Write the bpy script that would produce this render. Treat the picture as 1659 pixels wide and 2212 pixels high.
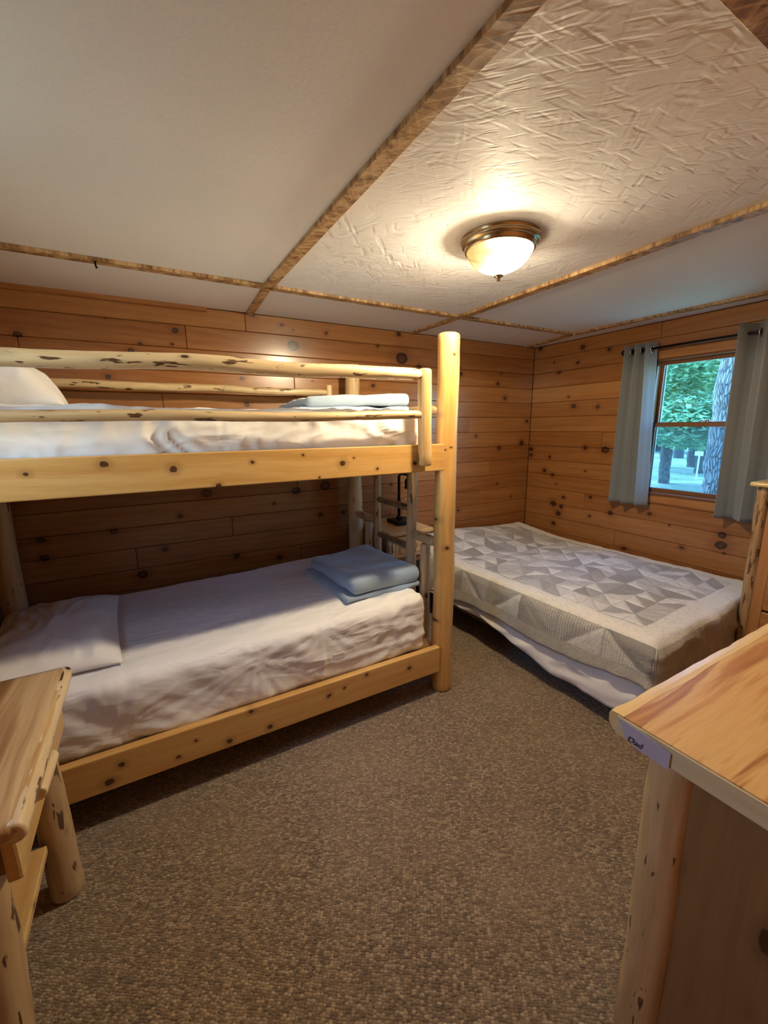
import bpy, bmesh, math, random
from mathutils import Vector, Matrix, noise as mn
random.seed(7)
S = bpy.context.scene
COL = S.collection
PI = math.pi
for o in list(bpy.data.objects):
    bpy.data.objects.remove(o)

# ------------------------------------------------------------------ camera
FPX = 897.78
cam = bpy.data.cameras.new('camera'); cam.sensor_fit = 'HORIZONTAL'; cam.sensor_width = 36.0
cam.lens = FPX / 1659.0 * 36.0; cam.clip_start = 0.02; cam.clip_end = 200
co = bpy.data.objects.new('camera', cam); COL.objects.link(co); S.camera = co
yaw, pit, rol = [math.radians(a) for a in (29.4935, 11.59044, -0.50927)]
fw = Vector((math.sin(yaw)*math.cos(pit), math.cos(yaw)*math.cos(pit), -math.sin(pit)))
rt = Vector((math.cos(yaw), -math.sin(yaw), 0)); up = rt.cross(fw)
r2 = rt*math.cos(rol) + up*math.sin(rol); u2 = -rt*math.sin(rol) + up*math.cos(rol)
M = Matrix((r2, u2, -fw)).transposed().to_4x4(); M.translation = Vector((0, 0, 1.45))
co.matrix_world = M

# ------------------------------------------------------------------ sky, sun, exposure
S.view_settings.view_transform = 'Standard'; S.view_settings.look = 'None'
S.view_settings.gamma = 1.0; S.view_settings.use_curve_mapping = False
S.view_settings.exposure = 2.32
W = bpy.data.worlds.new('sky'); S.world = W; W.use_nodes = True
wn = W.node_tree.nodes; bg = wn['Background']
sky = wn.new('ShaderNodeTexSky'); sky.sky_type = 'NISHITA'; sky.sun_disc = False
sky.sun_elevation = math.radians(50); sky.sun_rotation = math.radians(0); sky.air_density = 1.3; sky.dust_density = 0.6
W.node_tree.links.new(sky.outputs[0], bg.inputs[0]); bg.inputs[1].default_value = 0.6
sl = bpy.data.lights.new('sun', 'SUN'); sl.energy = 2.6; sl.angle = math.radians(2); sl.color = (1, 0.97, 0.9)
so = bpy.data.objects.new('sun', sl); COL.objects.link(so)
so.rotation_euler = Vector((0.0, -0.60, -0.80)).to_track_quat('-Z', 'Y').to_euler()
LAMP_POWER = 24.0          # warm ceiling lamp (its emission is set in its builder)

XL, XR, YF, YB, ZC = -0.80, 3.20, -0.15, 2.82, 2.147
DOOR = (-0.74, 0.12, 2.03)                 # doorway in the wall behind the camera
WIN = (0.98, 1.735, 0.945, 1.90)           # window opening in the right wall (y0,y1,z0,z1)
WIN2 = (0.86, 1.46, 1.22, 1.98)             # window in the left wall, out of frame, above the nightstand

def portal(name, loc, rot, sx, sy):        # sampling portals in the two real openings
    l = bpy.data.lights.new(name, 'AREA'); l.shape = 'RECTANGLE'; l.size = sx; l.size_y = sy
    l.cycles.is_portal = True
    o = bpy.data.objects.new(name, l); COL.objects.link(o); o.location = loc; o.rotation_euler = rot
portal('window_portal', (XR+0.12, (WIN[0]+WIN[1])/2, (WIN[2]+WIN[3])/2), (0, math.radians(90), 0), WIN[3]-WIN[2], WIN[1]-WIN[0])

portal('side_window_portal', (XL-0.12, (WIN2[0]+WIN2[1])/2, (WIN2[2]+WIN2[3])/2), (0, math.radians(-90), 0), WIN2[3]-WIN2[2], WIN2[1]-WIN2[0])

# ------------------------------------------------------------------ node helpers
class NT:
    def __init__(s, name):
        s.m = bpy.data.materials.new(name); s.m.use_nodes = True; s.t = s.m.node_tree
        s.b = s.t.nodes['Principled BSDF']; s.out = s.t.nodes['Material Output']
    def link(s, a, b): s.t.links.new(a, b)
    def setin(s, sock, v):
        if v is None: return
        if isinstance(v, bpy.types.NodeSocket): s.link(v, sock)
        else:
            if isinstance(v, tuple) and len(v) == 3 and sock.type == 'RGBA': v = v + (1,)
            sock.default_value = v
    def n(s, typ, ins=None, **kw):
        nd = s.t.nodes.new(typ)
        for k, v in kw.items(): setattr(nd, k, v)
        for k, v in (ins or {}).items(): s.setin(nd.inputs[k], v)
        return nd
    def math(s, op, a, b=None, c=None, clamp=False):
        nd = s.n('ShaderNodeMath', {0: a}, operation=op, use_clamp=clamp)
        if b is not None: s.setin(nd.inputs[1], b)
        if c is not None: s.setin(nd.inputs[2], c)
        return nd.outputs[0]
    def vm(s, op, a, b=None, c=None, out=0):
        nd = s.n('ShaderNodeVectorMath', {0: a}, operation=op)
        if b is not None: s.setin(nd.inputs[1], b)
        if c is not None: s.setin(nd.inputs[2], c)
        return nd.outputs[out]
    def noise(s, v, scale=1, detail=4, rough=.5, dist=0, out=0):
        return s.n('ShaderNodeTexNoise', {'Vector': v, 'Scale': scale, 'Detail': detail, 'Roughness': rough, 'Distortion': dist}).outputs[out]
    def vor(s, v, scale=1, out='Distance', **kw):
        return s.n('ShaderNodeTexVoronoi', {'Vector': v, 'Scale': scale}, **kw).outputs[out]
    def ramp(s, f, stops, interp='LINEAR'):
        nd = s.n('ShaderNodeValToRGB', {0: f}); cr = nd.color_ramp; cr.interpolation = interp
        while len(cr.elements) < len(stops): cr.elements.new(0.5)
        for e, (p, c) in zip(cr.elements, stops):
            e.position = p; e.color = tuple(c) + (1,) if len(c) == 3 else c
        return nd.outputs[0]
    def mr(s, f, a, b, c=0.0, d=1.0, smooth=True):
        nd = s.n('ShaderNodeMapRange', {0: f, 1: a, 2: b, 3: c, 4: d})
        if smooth: nd.interpolation_type = 'SMOOTHSTEP'
        return nd.outputs[0]
    def mix(s, f, a, b, blend='MIX'):
        nd = s.n('ShaderNodeMix', data_type='RGBA', blend_type=blend)
        s.setin(nd.inputs[0], f); s.setin(nd.inputs[6], a); s.setin(nd.inputs[7], b)
        return nd.outputs[2]
    def bump(s, h, strength=.3, dist=.002, normal=None):
        nd = s.n('ShaderNodeBump', {'Height': h, 'Strength': strength, 'Distance': dist})
        if normal is not None: s.link(normal, nd.inputs['Normal'])
        return nd.outputs[0]
    def attr(s, name='gco'): return s.n('ShaderNodeAttribute', attribute_name=name).outputs['Vector']
    def rnd(s): return s.n('ShaderNodeObjectInfo').outputs['Random']
    def pos(s): return s.n('ShaderNodeNewGeometry').outputs['Position']
    def done(s, color, rough=.5, normal=None, **kw):
        s.setin(s.b.inputs['Base Color'], color); s.setin(s.b.inputs['Roughness'], rough)
        if normal is not None: s.link(normal, s.b.inputs['Normal'])
        for k, v in kw.items(): s.setin(s.b.inputs[k.replace('_', ' ')], v)
        return s.m

def grain(t, lo, mid, hi, spread=.5):
    """wood grain colour from the 'gco' attribute (metres along the grain, across, across), varied per object"""
    g = t.attr(); rn = t.rnd()
    off = t.vm('MULTIPLY', t.n('ShaderNodeCombineXYZ', {0: rn, 1: rn, 2: rn}).outputs[0], (31.7, 17.3, 23.9))
    g = t.vm('ADD', g, off)
    warp = t.noise(t.vm('MULTIPLY', g, (2.5, 5, 5)), 1, 2, .5, 0, 1)
    gw = t.vm('MULTIPLY_ADD', warp, (.06, .05, .05), g)
    broad = t.noise(t.vm('MULTIPLY', gw, (1.1, 22, 22)), 1, 4, .6)
    fine = t.noise(t.vm('MULTIPLY', gw, (5, 150, 150)), 1, 3, .6)
    wave = t.n('ShaderNodeTexWave', {'Vector': t.vm('MULTIPLY', gw, (.35, 9, 9)), 'Scale': 1.6, 'Distortion': 3.5, 'Detail': 2, 'Detail Scale': .8}, bands_direction='DIAGONAL').outputs['Fac']
    f = t.math('MULTIPLY_ADD', broad, .62, t.math('MULTIPLY_ADD', fine, .30, .07))
    f = t.math('MULTIPLY_ADD', wave, .07, f)
    f = t.math('MULTIPLY_ADD', t.math('SUBTRACT', rn, .5), .22*spread, f)
    c = t.ramp(f, [(.3, lo), (.52, mid), (.75, hi)])
    return g, gw, c, fine

def wood(name, lo, mid, hi, knots=.1, kscale=(4, 8, 8), bark=0.0, rough=.38, bumpd=.0008, coat=.25, spread=.6, kcol=(.06, .02, .007), spots=()):
    t = NT(name)
    g, gw, c, fine = grain(t, lo, mid, hi, spread)
    wob = t.noise(t.vm('MULTIPLY', g, (40, 60, 60)), 1, 2, .5)
    h = fine
    if knots:
        v = t.n('ShaderNodeTexVoronoi', {'Vector': t.vm('MULTIPLY', g, kscale), 'Scale': 1.0})
        d = t.math('MULTIPLY_ADD', t.math('SUBTRACT', wob, .5), .06, v.outputs['Distance'])
        size = t.math('MULTIPLY', t.n('ShaderNodeSeparateColor', {0: v.outputs['Color']}).outputs[0], knots*1.6)
        q = t.math('DIVIDE', d, t.math('MAXIMUM', size, .004))
        halo = t.math('MULTIPLY', t.mr(q, 1.0, 2.6, .45, 0), t.mr(d, .12, .3, 1, 0))
        core = t.mr(q, .75, 1.1, 1, 0)
        c = t.mix(halo, c, tuple(x*.45 for x in mid))
        c = t.mix(core, c, kcol)
    if spots:
        p = t.vm('MULTIPLY_ADD', t.vm('SUBTRACT', t.noise(t.pos(), 45, 2, .5, 0, 1), (.5, .5, .5)), (.012, .012, .012), t.pos()); dm = None
        for (x_, z_, r_) in spots:
            r_ *= .78
            dd = t.vm('LENGTH', t.vm('MULTIPLY_ADD', p, (.85/r_, 0, 1/r_), (-x_*.85/r_, 0, -z_/r_)), out=1)
            dm = dd if dm is None else t.math('MINIMUM', dm, dd)
        c = t.mix(t.mr(dm, 1.0, 3.0, .4, 0), c, tuple(x*.5 for x in lo))
        c = t.mix(t.mr(dm, .75, 1.05, .95, 0), c, kcol)
    if bark:
        b = t.noise(t.vm('MULTIPLY', g, (9, 44, 44)), 1, 3, .6)
        bm_ = t.mr(b, .66-bark*.2, .70-bark*.2, 0, 1)
        c = t.mix(bm_, c, (.10, .045, .018))
        b2 = t.noise(t.vm('MULTIPLY', g, (3, 12, 12)), 1, 3, .6)
        c = t.mix(t.mr(b2, .5, .72, 0, .6), c, tuple(x*.55 for x in mid))
    return t.done(c, rough, t.bump(h, .25, bumpd), Coat_Weight=coat, Coat_Roughness=.25)

def wall_mat(name, knots, axis):
    """honey knotty-pine boards; every knot at its own place on the wall (metres)"""
    t = NT(name)
    lo, mid, hi = (.21, .074, .019), (.31, .122, .034), (.39, .18, .058)
    g, gw, c, fine = grain(t, lo, mid, hi, 1.0)
    p = t.pos()
    nz = t.noise(t.vm('MULTIPLY', p, (38, 38, 38)), 1, 2, .5, 0, 1)
    p = t.vm('MULTIPLY_ADD', t.vm('SUBTRACT', nz, (.5, .5, .5)), (.016, .016, .016), p)
    dmin = None
    for (h, z, r) in knots:
        r *= .95; sx = 1/(r*1.25); sz = 1/r
        if axis == 'x': sc, of = (sx, 0, sz), (-h*sx, 0, -z*sz)
        else: sc, of = (0, sx, sz), (0, -h*sx, -z*sz)
        d = t.vm('LENGTH', t.vm('MULTIPLY_ADD', p, sc, of), out=1)
        dmin = d if dmin is None else t.math('MINIMUM', dmin, d)
    rings = t.math('MULTIPLY_ADD', t.math('SINE', t.math('MULTIPLY', dmin, 9.0)), .12, .0)
    halo = t.mr(dmin, 1.0, 3.2, .55, 0)
    c = t.mix(halo, c, (.20, .065, .018))
    core = t.mr(dmin, .80, 1.05, 1, 0)
    kc = t.ramp(dmin, [(0, (.09, .03, .011)), (.5, (.07, .023, .008)), (.75, (.016, .005, .002)), (1, (.014, .005, .002))])
    c = t.mix(core, c, kc)
    return t.done(c, .3, t.bump(fine, .18, .0006), Coat_Weight=.3, Coat_Roughness=.2)

def plain(name, col, rough=.5, metal=0.0, **kw):
    t = NT(name); v = t.noise(t.vm('MULTIPLY', t.n('ShaderNodeTexCoord').outputs['Object'], (30, 30, 30)), 1, 3)
    c = t.mix(t.math('MULTIPLY', v, .18), col, tuple(x*.6 for x in col))
    return t.done(c, rough, Metallic=metal, **kw)

# ------------------------------------------------------------------ mesh helpers
def setp(o, label=None, cat=None, group=None, kind=None):
    for k, v in (('label', label), ('category', cat), ('group', group), ('kind', kind)):
        if v: o[k] = v
    return o
def empty(name, loc, label=None, cat=None, group=None, rz=0):
    o = bpy.data.objects.new(name, None); COL.objects.link(o); o.location = loc; o.rotation_euler = (0, 0, rz)
    o.empty_display_size = .05
    return setp(o, label, cat, group)
def mk(name, vs, fs, mat, parent=None, gco=None, smooth=False, worldspace=True):
    """one mesh object; vertices in world metres (made local to its parent's origin)"""
    me = bpy.data.meshes.new(name); o = bpy.data.objects.new(name, me); COL.objects.link(o)
    if parent is not None:
        o.parent = parent
    org = Vector((0, 0, 0))
    rootm = None
    if parent is not None and worldspace:
        rootm = wmat(parent).inverted()
    else:
        if parent is None and worldspace:
            xs = [v[0] for v in vs]; ys = [v[1] for v in vs]; zs = [v[2] for v in vs]
            org = Vector(((min(xs)+max(xs))/2, (min(ys)+max(ys))/2, min(zs)))
            o.location = org
    vv = [tuple(rootm @ Vector(v)) for v in vs] if rootm else [(v[0]-org.x, v[1]-org.y, v[2]-org.z) for v in vs]
    me.from_pydata(vv, [], fs); me.update()
    a = me.attributes.new('gco', 'FLOAT_VECTOR', 'POINT')
    gc = gco if gco is not None else vs
    a.data.foreach_set('vector', [c for v in gc for c in v])
    me.materials.append(mat)
    if smooth:
        me.polygons.foreach_set('use_smooth', [True]*len(me.polygons))
    return o
def wmat(o):
    m = Matrix.LocRotScale(o.location, o.rotation_euler, o.scale)
    return wmat(o.parent) @ m if o.parent else m
def perm(v, axis):
    return {'x': (v[0], v[1], v[2]), 'y': (v[1], v[0], v[2]), 'z': (v[2], v[0], v[1])}[axis]
def box(name, lo, hi, mat, parent=None, axis='x', bev=.004, seg=2, rot=None):
    bm = bmesh.new()
    bmesh.ops.create_cube(bm, size=1)
    d = [max(hi[i]-lo[i], 1e-5) for i in range(3)]; c = [(hi[i]+lo[i])/2 for i in range(3)]
    for v in bm.verts: v.co = Vector((v.co.x*d[0], v.co.y*d[1], v.co.z*d[2]))
    if bev:
        bmesh.ops.bevel(bm, geom=list(bm.edges), offset=min(bev, min(d)*.45), segments=seg, profile=.5, affect='EDGES')
    R = rot if rot is not None else Matrix.Identity(3)
    g = [perm((v.co.x+c[0], v.co.y+c[1], v.co.z+c[2]), axis) for v in bm.verts]
    vs = [tuple(R @ v.co + Vector(c)) for v in bm.verts]
    fs = [[v.index for v in f.verts] for f in bm.faces]
    bm.verts.index_update(); fs = [[v.index for v in f.verts] for f in bm.faces]
    bm.free()
    return mk(name, vs, fs, mat, parent, g, smooth=False)
def multibox(name, boxes, mat, parent=None, axis='x'):
    vs, fs = [], []
    for lo, hi in boxes:
        b = len(vs)
        for x in (lo[0], hi[0]):
            for y in (lo[1], hi[1]):
                for z in (lo[2], hi[2]): vs.append((x, y, z))
        fs += [[b+i for i in f] for f in ((0, 1, 3, 2), (4, 6, 7, 5), (0, 4, 5, 1), (2, 3, 7, 6), (0, 2, 6, 4), (1, 5, 7, 3))]
    return mk(name, vs, fs, mat, parent, [perm(v, axis) for v in vs])
def frame_of(d):
    d = d.normalized(); a = Vector((0, 0, 1)) if abs(d.z) < .9 else Vector((1, 0, 0))
    u = d.cross(a).normalized(); return d, u, d.cross(u)
def log(name, p0, p1, r0, r1, mat, parent, wob=.06, bend=.006, seg=20, seed=0, round_end=.25, dens=22, taper_end=0):
    """a peeled, slightly crooked log from p0 to p1"""
    p0, p1 = Vector(p0), Vector(p1); L = (p1-p0).length; d, u, w = frame_of(p1-p0)
    n = max(8, int(L*dens)); vs, gs, fs = [], [], []
    ts = [0, .0001] + [i/n for i in range(0, n+1)] + [.9999, 1]
    rings = []
    e = min(.012, r0*round_end)
    st = [(0.0, .0), (0.0, 1-e/r0*1.0), (e*.35/L, 1-.3*e/r0), (e/L, 1)] + [(i/n, 1) for i in range(1, n)] + [(1-e/L, 1), (1-e*.35/L, 1-.3*e/r1), (1, 1-e/r1), (1, 0)]
    for (t, k) in st:
        r = (r0+(r1-r0)*t)*k
        if taper_end: 
            q = min(t*L, (1-t)*L)/taper_end
            if q < 1: r *= .62+.38*math.sqrt(max(q, 0))
        b1 = mn.noise(Vector((t*L*2.2+seed*7.1, seed, 0)))*bend; b2 = mn.noise(Vector((t*L*2.2, seed*3.3, 5)))*bend
        c = p0 + d*(t*L) + u*b1 + w*b2
        for j in range(seg):
            a = 2*PI*j/seg
            rr = r*(1+wob*mn.noise(Vector((math.cos(a)*1.1, math.sin(a)*1.1, t*L*6+seed*11))) + wob*.6*mn.noise(Vector((math.cos(a)*2, math.sin(a)*2, t*L*22+seed*5))))
            vs.append(c+u*(math.cos(a)*rr)+w*(math.sin(a)*rr))
            gs.append((t*L+seed*1.7, math.cos(a)*r, math.sin(a)*r))
    R = len(st)
    for i in range(R-1):
        for j in range(seg):
            j2 = (j+1) % seg
            fs.append((i*seg+j, i*seg+j2, (i+1)*seg+j2, (i+1)*seg+j))
    return mk(name, vs, fs, mat, parent, gs, smooth=True)
def lathe(name, prof, c, mat, parent, seg=48, flute=0, famp=0, axis=None):
    vs, fs = [], []
    for (r, z) in prof:
        for j in range(seg):
            a = 2*PI*j/seg
            rr = r*(1+famp*math.cos(a*flute)) if flute else r
            vs.append((c[0]+rr*math.cos(a), c[1]+rr*math.sin(a), c[2]+z))
    for i in range(len(prof)-1):
        for j in range(seg):
            j2 = (j+1) % seg; fs.append((i*seg+j, i*seg+j2, (i+1)*seg+j2, (i+1)*seg+j))
    return mk(name, vs, fs, mat, parent, smooth=True)
def tube(name, pts, r, mat, parent, seg=12):
    pts = [Vector(p) for p in pts]; vs, fs = [], []
    for i, p in enumerate(pts):
        d = (pts[min(i+1, len(pts)-1)]-pts[max(i-1, 0)]); d, u, w = frame_of(d)
        for j in range(seg):
            a = 2*PI*j/seg; vs.append(p+u*(r*math.cos(a))+w*(r*math.sin(a)))
    for i in range(len(pts)-1):
        for j in range(seg):
            j2 = (j+1) % seg; fs.append((i*seg+j, i*seg+j2, (i+1)*seg+j2, (i+1)*seg+j))
    fs.append(tuple(range(seg))[::-1]); fs.append(tuple(range((len(pts)-1)*seg, len(pts)*seg)))
    return mk(name, vs, fs, mat, parent, smooth=True)
def softbox(name, lo, hi, r, mat, parent=None, res=.02, disp=None, post=None, uvf=None, bottom=True, thick=0, rz=0, pivot=None):
    """rounded, displaced cushion / draped cover.  disp(p, n)->metres along n; post(p)->p"""
    lo, hi = Vector(lo), Vector(hi); D = hi-lo
    N = [max(2, int(round(D[i]/res))) for i in range(3)]
    idx, vs, gs, fs = {}, [], [], []
    def vert(i, j, k):
        key = (i, j, k)
        if key in idx: return idx[key]
        p0 = Vector((lo.x+D.x*i/N[0], lo.y+D.y*j/N[1], lo.z+D.z*k/N[2]))
        q = Vector((min(max(p0.x, lo.x+r), hi.x-r), min(max(p0.y, lo.y+r), hi.y-r), min(max(p0.z, lo.z+(r if bottom else 0)), hi.z-r)))
        n = p0-q
        n = n.normalized() if n.length > 1e-9 else Vector((0, 0, 1))
        p = q+n*r if (p0-q).length > 1e-9 else p0
        if disp: p = p+n*disp(p, n)
        if post: p = post(p)
        vs.append(p); gs.append(uvf(p0, lo, hi) if uvf else tuple(p0)); idx[key] = len(vs)-1
        return idx[key]
    def face(f):
        a, b, fixed, val = f
        for i in range(N[a]):
            for j in range(N[b]):
                quad = []
                for (di, dj) in ((0, 0), (1, 0), (1, 1), (0, 1)):
                    k = [0, 0, 0]; k[a] = i+di; k[b] = j+dj; k[fixed] = val
                    quad.append(vert(*k))
                fs.append(quad)
    F = [(0, 1, 2, N[2]), (0, 2, 1, 0), (2, 0, 1, N[1]), (2, 1, 0, 0), (1, 2, 0, N[0])]
    if bottom: F.append((1, 0, 2, 0))
    for f in F: face(f)
    if rz:
        R = Matrix.Rotation(rz, 3, 'Z'); pv = Vector(pivot) if pivot else (lo+hi)/2
        vs = [R @ (v-pv)+pv for v in vs]
    o = mk(name, vs, fs, mat, parent, gs, smooth=True)
    if thick:
        m = o.modifiers.new('thickness', 'SOLIDIFY'); m.thickness = thick; m.offset = -1
    return o
def NZ(x, y, z=0): return mn.noise(Vector((x, y, z)))
def ridge(x, y, z=0): return (1-abs(NZ(x, y, z)))**3

# ------------------------------------------------------------------ materials
KB = [(0.669,2.140,0.014),(-0.115,2.035,0.005),(0.220,2.005,0.017),(-0.495,1.916,0.016),(0.034,1.919,0.010),(0.198,1.927,0.008),(-0.013,1.876,0.015),(-0.138,1.734,0.013),(0.576,1.758,0.013),(0.593,1.599,0.015),(0.141,0.917,0.014),(0.307,1.046,0.029),(0.850,2.100,0.010),(0.922,2.076,0.006),(1.156,2.081,0.011),(0.917,1.978,0.037),(1.555,2.027,0.010),(1.734,2.129,0.017),(1.762,1.957,0.046),(1.512,1.749,0.014),(1.042,1.761,0.006),(1.920,1.900,0.025),(2.337,1.873,0.017),(2.762,1.812,0.016),(2.330,1.927,0.008),(2.854,1.692,0.018),(2.532,1.363,0.012),(2.809,1.250,0.019),(1.108,1.034,0.037),(0.888,1.015,0.029),(0.727,0.939,0.010),(1.060,0.823,0.014),(1.241,0.821,0.014),(2.352,0.716,0.010),(1.663,0.999,0.011),(-0.545,0.762,0.020),(-0.549,0.862,0.018),(-0.212,0.867,0.016),(-0.096,0.581,0.025),(0.039,0.721,0.017),(0.454,0.605,0.019),(0.742,0.550,0.016),(3.150,1.489,0.017),(2.795,1.904,0.010),(3.098,1.288,0.026),(2.807,0.922,0.011),(2.995,0.787,0.009)]
KR = [(2.755,2.130,0.021),(2.327,2.074,0.019),(2.096,2.020,0.014),(2.599,1.990,0.008),(2.363,1.960,0.013),(2.543,1.898,0.016),(2.369,1.609,0.020),(2.148,1.592,0.015),(2.426,1.688,0.010),(2.050,1.252,0.030),(2.227,1.264,0.019),(2.577,1.167,0.013),(2.623,1.040,0.019),(2.533,1.006,0.015),(2.208,1.068,0.008),(2.486,0.930,0.009),(2.398,0.819,0.014),(2.140,0.856,0.014),(2.500,0.745,0.026),(2.415,0.732,0.017),(2.438,0.664,0.023),(2.484,0.564,0.019),(2.795,1.229,0.022),(2.790,1.172,0.018),(2.133,0.694,0.012),(1.655,0.800,0.014),(1.955,0.754,0.019),(1.511,0.741,0.007),(1.193,0.740,0.024),(1.192,0.672,0.030),(1.416,0.599,0.013),(1.168,0.625,0.009),(1.817,0.490,0.018),(1.317,1.933,0.007)]
def row_mats(name, knots, axis):
    out = []
    for zt, zb in zip(rows[:-1], rows[1:]):
        ks = [k for k in knots if zb-.03-k[2]*3 < k[1] < zt+.03+k[2]*3] or [(50, 50, .01)]
        out.append(wall_mat(name, ks, axis))
    return out
rows = [ZC] + [2.039-.129*i for i in range(16)] + [0.0]
m_wallb = row_mats('knotty_pine_back', KB, 'x')
m_wallr = row_mats('knotty_pine_right', KR, 'y')
m_wallp = wood('honey_pine', (.27, .098, .026), (.42, .172, .048), (.54, .255, .082), .1, (3, 7, 7))
m_gap = plain('joint_shadow_wood', (.06, .022, .008), .8)
m_trim = wood('honey_pine_trim', (.24, .085, .022), (.37, .15, .042), (.48, .22, .07), .1, (3, 8, 8))
m_rail = wood('yellow_pine_board', (.48, .26, .085), (.60, .36, .13), (.68, .46, .20), .12, (5, 10, 10), rough=.33)
m_log = wood('peeled_log', (.46, .29, .12), (.62, .42, .20), (.74, .55, .31), .1, (5, 12, 12), bark=.10, rough=.4)
RL, RM, RH = (.46, .225, .06), (.59, .325, .095), (.68, .43, .16)
m_rail_up = wood('yellow_board_upper', RL, RM, RH, 0, rough=.33, spots=[(-0.123,1.338,0.014),(0.077,1.312,0.015),(0.347,1.323,0.009),(0.219,1.241,0.012),(0.72,1.299,0.016),(1.088,1.281,0.013),(-0.324,1.319,0.01),(0.888,1.268,0.008),(0.549,1.341,0.006),(0.775,1.32,0.006),(0.614,1.245,0.006)])
m_rail_low = wood('yellow_board_lower', RL, RM, RH, 0, rough=.33, spots=[(0.27,0.275,0.012),(0.344,0.171,0.014),(0.174,0.172,0.015),(0.05,0.227,0.009),(-0.017,0.18,0.009),(-0.203,0.233,0.014),(-0.246,0.18,0.019),(1.065,0.226,0.014),(0.818,0.267,0.011),(0.621,0.224,0.013),(0.699,0.238,0.009)])
m_post_front = wood('smooth_post_front', RL, RM, RH, 0, rough=.35, spots=[(1.314,1.783,0.009),(1.255,1.504,0.013),(1.307,1.346,0.007),(1.282,1.336,0.005),(1.234,1.058,0.012),(1.247,0.981,0.016),(1.298,0.833,0.012),(1.213,0.68,0.01),(1.26,0.424,0.01)])
m_post = wood('smooth_log_post', (.48, .26, .085), (.60, .36, .13), (.68, .45, .19), .13, (6, 11, 11), rough=.35)
m_blog = wood('bark_streaked_log', (.48, .32, .15), (.62, .45, .24), (.74, .58, .36), .15, (8, 16, 16), bark=.32, rough=.45)
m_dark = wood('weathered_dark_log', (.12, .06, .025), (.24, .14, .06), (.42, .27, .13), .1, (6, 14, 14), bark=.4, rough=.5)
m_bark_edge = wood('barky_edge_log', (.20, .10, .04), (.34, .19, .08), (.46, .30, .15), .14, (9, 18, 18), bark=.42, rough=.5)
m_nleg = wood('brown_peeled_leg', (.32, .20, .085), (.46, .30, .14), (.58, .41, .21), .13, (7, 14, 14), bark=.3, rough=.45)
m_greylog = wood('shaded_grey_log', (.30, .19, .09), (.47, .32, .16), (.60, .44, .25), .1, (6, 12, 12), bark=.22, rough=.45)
m_darkleg = wood('dark_stained_leg', (.09, .035, .014), (.15, .06, .022), (.2, .09, .035), 0, rough=.5)
m_frame = wood('red_brown_window_frame', (.10, .036, .014), (.16, .062, .024), (.22, .09, .036), 0, rough=.3)
m_panel = wood('brown_side_panel', (.18, .085, .03), (.25, .125, .045), (.32, .17, .065), .05, (2, 5, 5))
m_ends = wood('sawn_edge_wood', (.50, .36, .18), (.60, .46, .25), (.68, .55, .33), .12, (8, 14, 14), rough=.6, coat=0)
m_sap = wood('pale_sapwood', (.62, .40, .14), (.70, .49, .20), (.76, .57, .28), .0, rough=.35)

def cedar(name, stops):
    t = NT(name); g, gw, c0, fine = grain(t, (.5, .25, .08), (.62, .34, .11), (.72, .46, .19), 0)
    warp = t.noise(t.vm('MULTIPLY', g, (1.6, 3.2, 1)), 1, 3, .55, 0, 1)
    q = t.vm('MULTIPLY_ADD', warp, (.25, .075, 0), g)
    b = t.noise(t.vm('MULTIPLY', q, (.9, 17, 1)), 1, 4, .55)
    c = t.ramp(b, stops)
    c = t.mix(t.mr(fine, .3, .7, 0, .25), c, (.42, .18, .055))
    v = t.n('ShaderNodeTexVoronoi', {'Vector': t.vm('MULTIPLY', g, (4.2, 7, 0)), 'Scale': 1.0}); d = v.outputs['Distance']
    c = t.mix(t.mr(d, .05, .22, .55, 0), c, (.34, .12, .035)); c = t.mix(t.mr(d, .04, .07, 1, 0), c, (.09, .028, .01))
    return t.done(c, .28, t.bump(fine, .15, .0005), Coat_Weight=.35, Coat_Roughness=.15)
m_cedar = cedar('streaked_cedar_top', [(.32, (.34, .13, .04)), (.42, (.50, .235, .075)), (.48, (.66, .41, .165)), (.58, (.68, .45, .19)), (.63, (.38, .16, .05)), (.72, (.55, .29, .10))])
m_ntop = cedar('streaked_pine_top', [(.32, (.24, .12, .045)), (.42, (.38, .22, .09)), (.5, (.56, .37, .17)), (.6, (.62, .43, .21)), (.66, (.40, .24, .10)), (.74, (.55, .37, .18))])

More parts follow.
